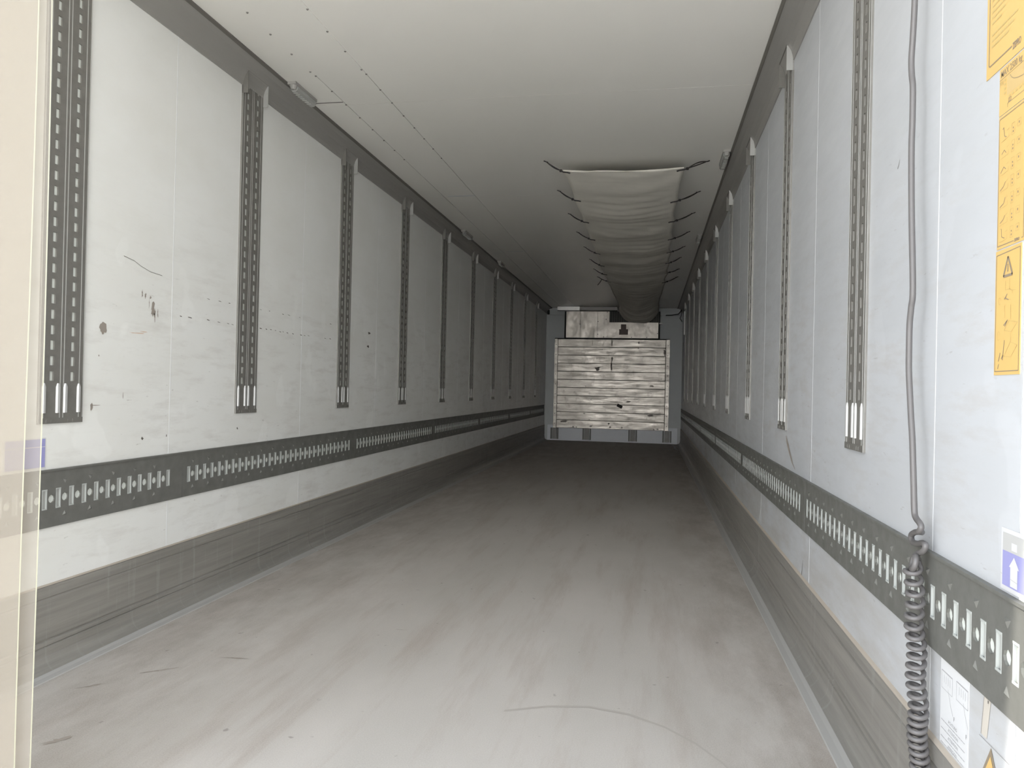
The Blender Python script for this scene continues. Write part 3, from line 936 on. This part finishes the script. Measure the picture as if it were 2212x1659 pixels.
for rows, sgn in ((rowsL, 1), (rowsR, -1)):
    for i, (hx, hy, ax_, az) in enumerate(rows):
        y_att = min(max(hy, 4.812), 9.83) if sgn > 0 else (hy - 0.06)
        if i == 0: y_att = 4.815
        A = Vector((hx, hy, H - 0.006)); B = Vector((ax_, y_att, az - 0.006))
        big = 0.012 if (i == 0 and sgn < 0) else 0.005
        d = B - A
        cd = MB()
        for off in (-1, 1):
            pts = []
            for t in range(9):
                q = t / 8
                p_ = A + d * (0.06 + 0.80 * q)
                p_ = p_ + Vector((0, off * (big * 2.2) * math.sin(math.pi * min(1, q * 1.05)), -0.006 * math.sin(math.pi * q) + (0.012 if i == 0 and sgn < 0 else 0) * math.sin(math.pi * q)))
                p_.z = min(p_.z, H - 0.006)
                pts.append(p_)
            cd.tube(pts, 0.0035, 6)
        cd.tube([A + d * 0.84, A + d * 0.93, B, B + Vector((sgn * 0.028, 0.0, -0.004)), B + Vector((sgn * 0.045, 0.0, -0.009))], 0.0045, 6)
        c_o = cd.build('elastic_cord', M['cord'], duct, smooth=True)
        hk = MB()
        hk.tube([A + Vector((-sgn * 0.012, 0, 0.003)), A + Vector((0, 0, -0.002)), A + d * 0.10 + Vector((0, 0, 0.001)), A + d * 0.13 + Vector((0, 0, 0.006))], 0.0032, 6)
        hk.build('hook', M['cord'], c_o, smooth=True)
        kn = MB(); kn.cyl(A + d * 0.86 + Vector((0, 0, -0.008)), 'z', 0.009, 0.014, 8); kn.build('knot', M['cord'], c_o)
# loose cord end hanging at the last left row
lc = MB(); lc.tube([(1.25, 9.80, 2.405), (1.235, 9.80, 2.375), (1.215, 9.80, 2.345), (1.195, 9.80, 2.325)], 0.005, 6)
lc.build('loose_cord_end', M['cord'], duct, smooth=True)

# ------------------------------------------------------------------ hanging cable with coil at the right wall
cb = thing('coiled_cable', 'grey cable hanging down the right wall and ending in a spiral coil', 'cable', (W - 0.035, 1.6, 0.0))
XC = W - 0.035
path = [(1.665, 2.40), (1.664, 2.1), (1.667, 1.88), (1.667, 1.773), (1.674, 1.70), (1.6805, 1.654), (1.676, 1.62), (1.668, 1.59), (1.667, 1.52), (1.669, 1.454), (1.661, 1.33), (1.645, 1.17),
        (1.652, 1.13), (1.660, 1.095), (1.6605, 1.04), (1.659, 0.999), (1.650, 0.95), (1.641, 0.904), (1.631, 0.86), (1.624, 0.81), (1.617, 0.76), (1.611, 0.715),
        (1.600, 0.703), (1.580, 0.697), (1.572, 0.690), (1.580, 0.681), (1.605, 0.675), (1.638, 0.669), (1.660, 0.660), (1.663, 0.652), (1.652, 0.646), (1.625, 0.648), (1.598, 0.655), (1.582, 0.653)]
def spl(pts, n_=5):
    out = []
    for i in range(len(pts) - 1):
        p0 = pts[max(0, i - 1)]; p1 = pts[i]; p2 = pts[i + 1]; p3 = pts[min(len(pts) - 1, i + 2)]
        for k in range(n_):
            t = k / n_
            out.append(tuple(0.5 * ((2 * b) + (-a + c) * t + (2 * a - 5 * b + 4 * c - d_) * t * t + (-a + 3 * b - 3 * c + d_) * t ** 3) for a, b, c, d_ in zip(p0, p1, p2, p3)))
    out.append(pts[-1])
    return out
p3 = [(XC + (0.012 if z < 0.68 else 0), y, z) for y, z in path]
p3 += [(XC + 0.010, 1.590, 0.640), (XC + 0.006, 1.610, 0.630), (XC + 0.002, 1.617, 0.618), (XC - 0.002, 1.612, 0.606), (XC - 0.006, 1.598, 0.602), (XC - 0.006, 1.586, 0.610), (XC - 0.004, 1.586, 0.622), (XC, 1.598, 0.628), (XC + 0.008, 1.610, 0.620)]
lead = MB(); sp = spl(p3, 5)
lead.tube([(x - XC, y - 1.6, z) for x, y, z in sp], 0.0060, 10)
lead.build('straight_lead', M['cable'], cb, smooth=True)
coil = MB(); pts = []
last = (0.008, 0.010, 0.620)
pts.append(last)
z = 0.606; ang = 0.3
R = 0.0145
while z > 0.045:
    pitch = 0.0215 if z > 0.50 else (0.0185 if z > 0.33 else 0.0135)
    ang -= 2 * math.pi / 14
    z -= pitch / 14
    t = (0.606 - z) / 0.4
    yc = 1.607 - 0.048 * max(0, (0.58 - z)) / 0.353 - 1.6
    wob = 0.002 * math.sin(z * 60)
    tilt = 0.35 if z > 0.45 else 0.25
    pts.append((R * math.cos(ang) + wob, yc + R * 1.05 * math.sin(ang), z + tilt * R * math.sin(ang)))
coil.tube(pts, 0.0048, 8)
coil.build('spiral_coil', M['cable'], cb, smooth=True)
pl_ = MB(); pl_.cyl((0.0, pts[-1][1], 0.004), 'z', 0.016, 0.045, 14, 0.012); pl_.build('end_plug', M['cord'], cb)

# ------------------------------------------------------------------ stickers on the right wall
def text_mesh(txt, size, material, parent, y, z, sx=1.0, name='lettering', align='LEFT', bold=0.0, off=0.0, roll=0.0, lift=0.0012):
    cu = bpy.data.curves.new(name, 'FONT')
    cu.body = txt; cu.size = size; cu.align_x = align; cu.offset = bold; cu.resolution_u = 2
    tmp = bpy.data.objects.new('tmp', cu)
    COL.objects.link(tmp)
    dg = bpy.context.evaluated_depsgraph_get(); dg.update()
    me = bpy.data.meshes.new_from_object(tmp.evaluated_get(dg))
    bpy.data.objects.remove(tmp); bpy.data.curves.remove(cu)
    cr, sr = math.cos(roll), math.sin(roll)
    for v in me.vertices:                     # text x runs towards -y on the right wall
        a, b_ = v.co.x * sx, v.co.y
        v.co = Vector((-lift, -(a * cr - b_ * sr), a * sr + b_ * cr))
    me.materials.clear(); me.materials.append(material)
    o = link(name, me, parent, loc=(0, y, z))
    return o

def sheet(name, label, y0, y1, z0, z1, mm, t=0.0008):
    """thin sticker on the right wall; y0 is its deep end, y1 its near end"""
    root = thing(name, label, 'sticker', (W - 0.0002, y0, z0))
    m = MB(); m.box(-t, 0, y1 - y0, 0, 0, z1 - z0); m.build('sheet', mm, root)
    return root
def line(mb, a, b_, w, lift=0.0011):
    a = Vector(a); b_ = Vector(b_); d = (b_ - a)
    if d.length < 1e-9: return
    n_ = Vector((-d.y, d.x)).normalized() * w / 2
    mb.poly([(-lift, -(p_.x), p_.y) for p_ in (a - n_, b_ - n_, b_ + n_, a + n_)])
def lines(parent, name, segs, mm, w, lift=0.0011, kind=None):
    m = MB()
    for sgm in segs:
        for a, b_ in zip(sgm[:-1], sgm[1:]): line(m, a, b_, w, lift)
    return m.build(name, mm, parent, fix=False, kind=kind)

NE = 1.222                                 # near end of the sheets, past the picture's edge
# local sticker coords: u from the deep (left) edge towards the camera, v up from the bottom
s1 = sheet('instruction_sticker', 'large yellow sticker with lines of text at the top right edge', 1.4034, NE, 1.4925, 2.02, M['yellow'], 0.0012)
lines(s1, 'border', [[(0.010, 0.50), (0.010, 0.022), (0.013, 0.019), (0.092, 0.019)], [(0.133, 0.019), (0.17, 0.019)]], M['print'], 0.0022, 0.0016)
random.seed(3)
seg = []
vv = 0.050
for blockn, width in ((3, 0.105), (7, 0.062), (5, 0.058), (6, 0.06), (6, 0.062), (6, 0.06), (6, 0.06)):
    for _k in range(blockn):
        w_ = width * random.uniform(0.75, 1.0) if _k else width * 0.6
        x_ = 0.019
        while x_ < 0.019 + w_:
            l_ = random.uniform(0.008, 0.022)
            seg.append([(x_, vv), (min(x_ + l_, 0.019 + w_), vv)])
            x_ += l_ + 0.0016
        vv += 0.0098
    vv += 0.010
lines(s1, 'text_lines', seg, M['print_soft'], 0.0030, 0.0016, kind='stuff')
text_mesh('ZEPRO', 0.0145, M['print'], s1, -0.0945, 0.0125, 0.62, bold=0.0004, lift=0.0017)
q = MB(); q.poly([(-0.0016, -a, b_) for a, b_ in ((0.088, 0.150), (0.099, 0.146), (0.099, 0.170), (0.088, 0.172))]); q.build('pictogram', M['print_soft'], s1, fix=False)
lines(s1, 'pictogram', [[(0.080, 0.172), (0.083, 0.168), (0.104, 0.171), (0.108, 0.178), (0.108, 0.2), (0.08, 0.2), (0.08, 0.172)]], M['print_soft'], 0.001, 0.0016)

s2 = sheet('load_chart_sticker', 'yellow load chart sticker reading MAX 2500 kg, under the large text sticker', 1.3535, NE, 1.412, 1.4895, M['yellow'])
text_mesh('MAX 2500 kg', 0.0160, M['print'], s2, -0.0045, 0.0625, 0.80, bold=0.0001)
lines(s2, 'chart_lines', [[(0.0, 0.0595), (0.13, 0.0595)], [(0.030, 0.0105), (0.030, 0.0125), (0.13, 0.0125)], [(0.03, 0.006), (0.03, 0.0125)]], M['print'], 0.0008)
q = MB(); q.poly([(-0.0009, -a, b_) for a, b_ in ((0.026, 0.026), (0.13, 0.026), (0.13, 0.057), (0.026, 0.057))]); q.build('chart_field', mat('chart_tint', (0.60, 0.43, 0.19), 0.4), s2, fix=False)
lines(s2, 'chart_lines', [[(0.036, 0.057), (0.042, 0.050), (0.050, 0.045), (0.062, 0.041), (0.08, 0.038), (0.13, 0.035)]], M['print'], 0.0008, 0.0013)
lines(s2, 'chart_lines', [[(0.017, v_), (0.023, v_)] for v_ in (0.054, 0.047, 0.040, 0.033)] + [[(u_, 0.0225), (u_ + 0.007, 0.0225)] for u_ in (0.033, 0.044, 0.056, 0.068, 0.08)], M['print_soft'], 0.0030, 0.0013)
text_mesh('[KN]', 0.0075, M['print_soft'], s2, -0.0012, 0.051, 0.8, bold=0.0002)
lines(s2, 'pictogram', [[(0.033, 0.0135), (0.033, 0.019), (0.042, 0.019), (0.042, 0.0135), (0.033, 0.0135)], [(0.0375, 0.0145), (0.0375, 0.018)]], M['print'], 0.0009, 0.0013)

s3 = sheet('operating_sticker', 'tall yellow sticker with rows of small lift diagrams, below the load chart', 1.3530, NE + 0.036, 1.1905, 1.4105, M['yellow'])
lines(s3, 'border', [[(0.10, 0.2155), (0.004, 0.2155), (0.002, 0.213), (0.0025, 0.005), (0.058, 0.005)], [(0.083, 0.005), (0.089, 0.005), (0.089, 0.21)]], M['print'], 0.0014)
text_mesh('ZEPRO', 0.0062, M['print'], s3, -0.0600, 0.0030, 0.9, bold=0.0003)
seg, seg2, seg3 = [], [], []
for k in range(7):
    v0 = 0.180 - k * 0.0275
    seg3.append([(0.008, v0 - 0.004), (0.035, v0 - 0.002), (0.035, v0 + 0.005)])
    pat = ([(0.014, v0 + 0.016), (0.018, v0 + 0.018), (0.021, v0 + 0.003), (0.028, v0)],
           [(0.012, v0 + 0.003), (0.021, v0 + 0.008), (0.027, v0 + 0.002)],
           [(0.009, v0), (0.020, v0 + 0.008), (0.027, v0 + 0.003)],
           [(0.008, v0 - 0.001), (0.020, v0 + 0.003), (0.027, v0 + 0.010)],
           [(0.008, v0 - 0.001), (0.022, v0 + 0.003), (0.027, v0 + 0.012)],
           [(0.010, v0), (0.021, v0 + 0.004), (0.027, v0 + 0.010)],
           [(0.014, v0 + 0.018), (0.016, v0 + 0.016), (0.017, v0 + 0.004), (0.027, v0)])[k]
    seg.append(pat)
    seg3.append([(0.029, v0 + 0.010), (0.036, v0 + 0.012)])
    seg3.append([(0.045, v0 - 0.003), (0.045, v0 + 0.015), (0.055, v0 + 0.015), (0.055, v0 - 0.003), (0.045, v0 - 0.003)])
    seg3.append([(0.064, v0 + 0.004), (0.064, v0 + 0.015), (0.075, v0 + 0.015), (0.075, v0 + 0.004), (0.064, v0 + 0.004)])
    seg2.append([(0.050, v0), (0.050, v0 + 0.003)]); seg2.append([(0.050, v0 + 0.006), (0.050, v0 + 0.0085)])
    seg2.append([(0.0695, v0 + 0.008), (0.0695, v0 + 0.0115)])
lines(s3, 'lift_diagrams', seg, M['print'], 0.0012, 0.0012, kind='stuff')
lines(s3, 'lift_diagrams', seg3, M['print_soft'], 0.0007, 0.0011, kind='stuff')
lines(s3, 'button_marks', seg2, M['print'], 0.0026, 0.0012, kind='stuff')

s4 = sheet('warning_sticker', 'yellow warning sticker with a grey triangle and sketches, lowest of the yellow column', 1.3555, 1.2685, 0.9835, 1.188, M['yellow'])
lines(s4, 'border', [[(0.0035, 0.197), (0.083, 0.199), (0.083, 0.006), (0.0035, 0.006), (0.0035, 0.197)]], M['print'], 0.0014)
lines(s4, 'warning_triangle', [[(0.0435, 0.190), (0.0285, 0.1595), (0.0590, 0.1595), (0.0435, 0.190)]], M['print'], 0.0042, 0.0013)
lines(s4, 'warning_bar', [[(0.0435, 0.1655), (0.0435, 0.178)]], M['print'], 0.0024, 0.0014)
lines(s4, 'sketch', [[(0.036, 0.152), (0.036, 0.137), (0.052, 0.137)], [(0.050, 0.155), (0.050, 0.137), (0.060, 0.134), (0.070, 0.133)], [(0.060, 0.134), (0.060, 0.128)],
                     [(0.028, 0.128), (0.036, 0.122), (0.055, 0.120)], [(0.034, 0.112), (0.036, 0.092)], [(0.055, 0.112), (0.055, 0.088)],
                     [(0.034, 0.072), (0.050, 0.086), (0.078, 0.082), (0.058, 0.068), (0.034, 0.072)], [(0.034, 0.030), (0.056, 0.052), (0.078, 0.046), (0.058, 0.028), (0.034, 0.030)], [(0.056, 0.066), (0.056, 0.052)]],
      M['print_soft'], 0.0008, 0.0012, kind='stuff')
lines(s4, 'sketch_figures', [[(0.033, 0.122), (0.043, 0.130)], [(0.036, 0.124), (0.048, 0.120)], [(0.032, 0.080), (0.046, 0.088)], [(0.036, 0.078), (0.043, 0.086)], [(0.030, 0.024), (0.036, 0.056)],
                             [(0.026, 0.026), (0.032, 0.032)], [(0.014, 0.010), (0.018, 0.018)], [(0.016, 0.022), (0.022, 0.036)]], M['print'], 0.0017, 0.0013, kind='stuff')
lines(s4, 'sketch', [blob(0.017, 0.121, 0.004, 0.006, 8, 0.1) , blob(0.015, 0.064, 0.0045, 0.007, 8, 0.1)], M['print_soft'], 0.0007, 0.0012, kind='stuff')

# blue arrow sticker
s5 = sheet('arrow_sticker', 'blue and grey sticker with a pale upward arrow, right edge above the lashing track', 1.3175, NE, 0.6415, 0.7395, M['sticker_white'])
def quad(parent, name, u0, u1, v0, v1, mm, lift):
    q_ = MB(); q_.poly([(-lift, -u0, v0), (-lift, -u1, v0), (-lift, -u1, v1), (-lift, -u0, v1)]); return q_.build(name, mm, parent, fix=False)
quad(s5, 'grey_band', 0.006, 0.10, 0.0625, 0.091, M['pale_grey'], 0.0011)
quad(s5, 'blue_field', 0.006, 0.10, 0.0075, 0.0625, M['blue'], 0.0012)
quad(s5, 'white_square', 0.0355, 0.0530, 0.0665, 0.0785, M['sticker_white'], 0.0015)
q = MB(); q.poly([(-0.0016, -u_, v_) for u_, v_ in ((0.0445, 0.0575), (0.0285, 0.040), (0.0330, 0.040), (0.0330, 0.010), (0.0560, 0.010), (0.0560, 0.040), (0.0610, 0.040))])
q.build('arrow', M['sticker_white'], s5, fix=False)
lines(s5, 'crease', [[(0.0, 0.025), (0.006, 0.024)], [(0.033, 0.0215), (0.056, 0.0195)]], M['pale_grey'], 0.0012, 0.0018)

# clear instruction film low on the wall
s6 = sheet('instruction_film', 'faint clear instruction film with grey diagrams and text, low beside the coiled cable', 1.5548, 1.428, 0.287, 0.4465, M['paper'], 0.0006)
dg = []
for ox, oz in ((0.006, 0.105), (0.074, 0.108)):
    dg.append([(ox, oz), (ox, oz + 0.033)]); dg.append([(ox + 0.050, oz), (ox + 0.050, oz + 0.033)]); dg.append([(ox, oz), (ox + 0.050, oz)])
    for k in range(4):
        dg.append([(ox + 0.012 + k * 0.009, oz + 0.012), (ox + 0.012 + k * 0.009, oz + 0.027)])
    dg.append([(ox + 0.030, oz + 0.005), (ox + 0.044, oz - 0.022), (ox + 0.054, oz - 0.034)])
lines(s6, 'diagram', dg, M['thin_print'], 0.0008, 0.0010, kind='stuff')
lines(s6, 'diagram_top_line', [[(0.006, 0.138), (0.056, 0.138)], [(0.074, 0.141), (0.124, 0.141)]], M['thin_print'], 0.0018, 0.0011)
text_mesh('F', 0.011, M['thin_print'], s6, -0.064, 0.064, 0.9, bold=0.0003)
text_mesh('F', 0.011, M['thin_print'], s6, -0.117, 0.056, 0.9, bold=0.0003)
for k, word in enumerate(('ACHTUNG', 'ATTENTION', 'ATTENTION', 'ATENCION')):
    text_mesh(word, 0.0085, M['thin_print'], s6, -0.040, 0.050 - k * 0.0155, 0.95)
tl_ = []
for v_ in (0.045, 0.0295, 0.014, 0.0025):
    x_ = 0.006
    while x_ < 0.112:
        l_ = random.uniform(0.006, 0.02); tl_.append([(x_, v_), (min(x_ + l_, 0.114), v_)]); x_ += l_ + 0.0012
lines(s6, 'text_lines', tl_, M['thin_print'], 0.0014, 0.0010, kind='stuff')

s7 = thing('tape_strip', 'short beige strip of old tape under the lashing track at the right edge', 'tape', (W - 0.0002, 1.3674, 0.38))
q = MB(); q.poly([(-0.0006, 0.0, 0.066), (-0.0006, 0.010, 0.0), (-0.0006, -0.011, 0.0), (-0.0006, -0.023, 0.066)]); q.build('tape', M['tape'], s7, fix=False)
q = MB(); q.poly([(-0.0009, 0.0, 0.066), (-0.0009, 0.0015, 0.066), (-0.0009, 0.0115, 0.0), (-0.0009, 0.010, 0.0)]); q.build('dark_edge', M['brown'], s7, fix=False)
q = MB(); q.poly([(-0.0012, -0.013, 0.065), (-0.0012, -0.016, 0.065), (-0.0012, -0.016, 0.060), (-0.0012, -0.013, 0.060)]); q.build('mark', M['scuff'], s7, fix=False)

s8 = thing('triangle_sticker', 'yellow warning triangle sticker with a grey border at the bottom right edge', 'sticker', (W - 0.0002, 1.3405, 0.290))
q = MB(); q.poly([(-0.0008, a, b_) for a, b_ in ((0.0, 0.083), (0.050, 0.0), (-0.050, 0.0))]); q.build('border', M['print'], s8, fix=False)
q = MB(); q.poly([(-0.0014, a, b_) for a, b_ in ((0.0, 0.069), (0.040, 0.005), (-0.040, 0.005))]); q.build('yellow_field', M['yellow'], s8, fix=False)

# sticker on the left wall, half hidden by the strips
s9 = thing('blue_sticker', 'narrow view of a blue sticker on the left wall behind the curtain edge', 'sticker', (0.0002, 1.90, 0.655))
q = MB(); q.box(0, 0.0008, 0.0, 0.1615, 0.0, 0.0975); q.build('sheet', M['sticker_white'], s9)
q = MB(); q.box(0.0008, 0.0014, 0.008, 0.158, 0.004, 0.068); q.build('blue_field', M['blue'], s9)
q = MB(); q.box(0.0008, 0.0014, 0.008, 0.158, 0.070, 0.094); q.build('grey_band', M['blue'], s9)

# ------------------------------------------------------------------ scuffs with a shape of their own
random.seed(11)
def wmark(root, side, y, z, ry, rz, mm, jag=0.4, n_=12, ang=0.0):
    flat_mark(root, 'scuff_mark', blob(y, z, ry, rz, n_, jag, ang), mm, 'x', 0.0 if side > 0 else W, side)
wmark(wl, 1, 2.300, 1.124, 0.017, 0.021, M['brown'], 0.2, 18)
for y, z, a, c in ((2.547, 1.263, 0.006, 0.006), (2.562, 1.218, 0.013, 0.022), (2.575, 1.195, 0.006, 0.02), (2.592, 1.205, 0.003, 0.018), (2.541, 1.235, 0.002, 0.02), (2.50, 1.27, 0.004, 0.012), (2.518, 1.265, 0.005, 0.010)):
    wmark(wl, 1, y, z, a * 0.8, c, M['brown'], 0.5, 16)
wmark(wl, 1, 2.48, 1.119, 0.05, 0.002, M['orange'], 0.5, 16, 0.03)
wmark(wl, 1, 2.51, 1.127, 0.02, 0.0015, M['orange'], 0.5, 12)
cu_ = [(2.3955, 1.3947), (2.4526, 1.3859), (2.4915, 1.3716), (2.5448, 1.359), (2.6138, 1.3553)]
for a, c in zip(cu_[:-1], cu_[1:]):
    flat_mark(wl, 'scratch', [(a[0], a[1]), (c[0], c[1]), (c[0], c[1] + 0.0018), (a[0], a[1] + 0.0018)], M['scuff'], 'x', 0.0, 1)
for y, z in [(2.737, 1.2087), (2.799, 1.209), (2.928, 1.2115), (3.009, 1.2088), (3.083, 1.2092), (3.120, 1.2079), (3.37, 1.2115), (3.427, 1.212), (3.47, 1.214), (3.52, 1.2126), (3.569, 1.2092), (3.60, 1.212),
             (3.645, 1.2102), (3.707, 1.21), (3.804, 1.2097), (3.848, 1.2104), (3.894, 1.2137), (4.112, 1.2133), (4.183, 1.2154), (2.927, 1.3022), (3.016, 1.3027), (3.09, 1.303), (3.369, 1.3034), (3.455, 1.3057),
             (3.594, 1.3035), (3.66, 1.3052), (3.782, 1.3048), (4.185, 1.3048)]:
    wmark(wl, 1, y, z, random.uniform(0.007, 0.013), random.uniform(0.001, 0.0022), M['scuff'], 0.4, 8, -0.1)
for y, z, a, c in ((3.181, 0.727, 0.006, 0.005), (2.52, 0.721, 0.006, 0.006), (2.664, 0.723, 0.003, 0.005), (2.409, 0.884, 0.0015, 0.011), (2.283, 1.026, 0.002, 0.003), (2.254, 0.845, 0.006, 0.014), (2.275, 0.852, 0.02, 0.0012),
                   (4.807, 1.2966, 0.02, 0.007), (4.795, 1.207, 0.02, 0.008)):
    wmark(wl, 1, y, z, a, c, M['scuff'] if z < 0.8 or y > 4 else M['brown'], 0.4, 10)
for y, z, a, c in ((3.45, 1.25, 0.07, 0.04), (3.9, 1.10, 0.10, 0.05), (2.6, 0.44, 0.10, 0.03), (3.4, 0.36, 0.2, 0.02)):
    pass
def strip_mark(root, side, pts, w, mm, name='scuff_mark'):
    X = 0.0 if side > 0 else W
    for (a, wa), (c, wc) in zip(zip(pts[:-1], w[:-1]), zip(pts[1:], w[1:])):
        flat_mark(root, name, [(a[0] - wa, a[1]), (a[0] + wa, a[1]), (c[0] + wc, c[1]), (c[0] - wc, c[1])], mm, 'x', X, side)
strip_mark(wr, -1, [(3.235, 0.772), (3.20, 0.742), (3.16, 0.715), (3.088, 0.672), (3.03, 0.652)], [0.004, 0.022, 0.020, 0.012, 0.004], M['brown'])
strip_mark(wr, -1, [(2.849, 0.3415), (2.875, 0.268)], [0.001, 0.003], M['scuff'])
strip_mark(wr, -1, [(1.8542, 1.4955), (1.8696, 1.4784)], [0.0008, 0.0015], M['scuff'], 'scratch')
strip_mark(wr, -1, [(3.883, 0.4455), (3.895, 0.36), (3.9386, 0.283)], [0.004, 0.006, 0.010], M['light_scuff'], 'scratch')
flat_mark(wr, 'scratch', [(1.3845, 0.3750), (1.2773, 0.3762), (1.2773, 0.3768), (1.3845, 0.3757)], M['scuff'], 'x', W, -1)

# ------------------------------------------------------------------ strip curtain at the left
def strip(label, x0, x1, y, t):
    r = thing('curtain_strip', label, 'curtain strip', (x1, y, 0.03))
    m = MB(); nseg = 16
    for k in range(nseg + 1):
        z = 2.36 * k / nseg
        dx = 0.003 * math.sin(z * 1.6 + y * 50); dy = 0.003 * math.sin(z * 2.3 + y * 90)
        for (a, b_) in ((x0 - x1, 0), (-0.002, 0), (-0.0005, t * 0.5), (-0.002, t), (x0 - x1, t)):
            m.v.append((a + dx, b_ + dy, z))
    for k in range(nseg):
        for j in (0, 4, 3):
            a = k * 5 + j; c = k * 5 + (j + 1) % 5
            if j == 4: c = k * 5
            m.f.append((a, c, c + 5, a + 5))
    m.build('clear_sheet', M['pvc'], r, smooth=False)
    e = MB()
    for k in range(nseg + 1):
        z = 2.36 * k / nseg
        dx = 0.003 * math.sin(z * 1.6 + y * 50); dy = 0.003 * math.sin(z * 2.3 + y * 90)
        for (a, b_) in ((-0.002, 0), (-0.0005, t * 0.5), (-0.002, t)):
            e.v.append((a + dx, b_ + dy, z))
    for k in range(nseg):
        for j in (0, 1):
            a = k * 3 + j
            e.f.append((a, a + 1, a + 4, a + 3))
    e.build('cut_edge', M['pvc_edge'], r, fix=False)
strip('rear translucent plastic curtain strip, its edge reaching farthest right', 0.44, 0.737, 1.246, 0.003)
strip('front translucent plastic curtain strip covering the far left of the picture', 0.42, 0.718, 1.232, 0.003)
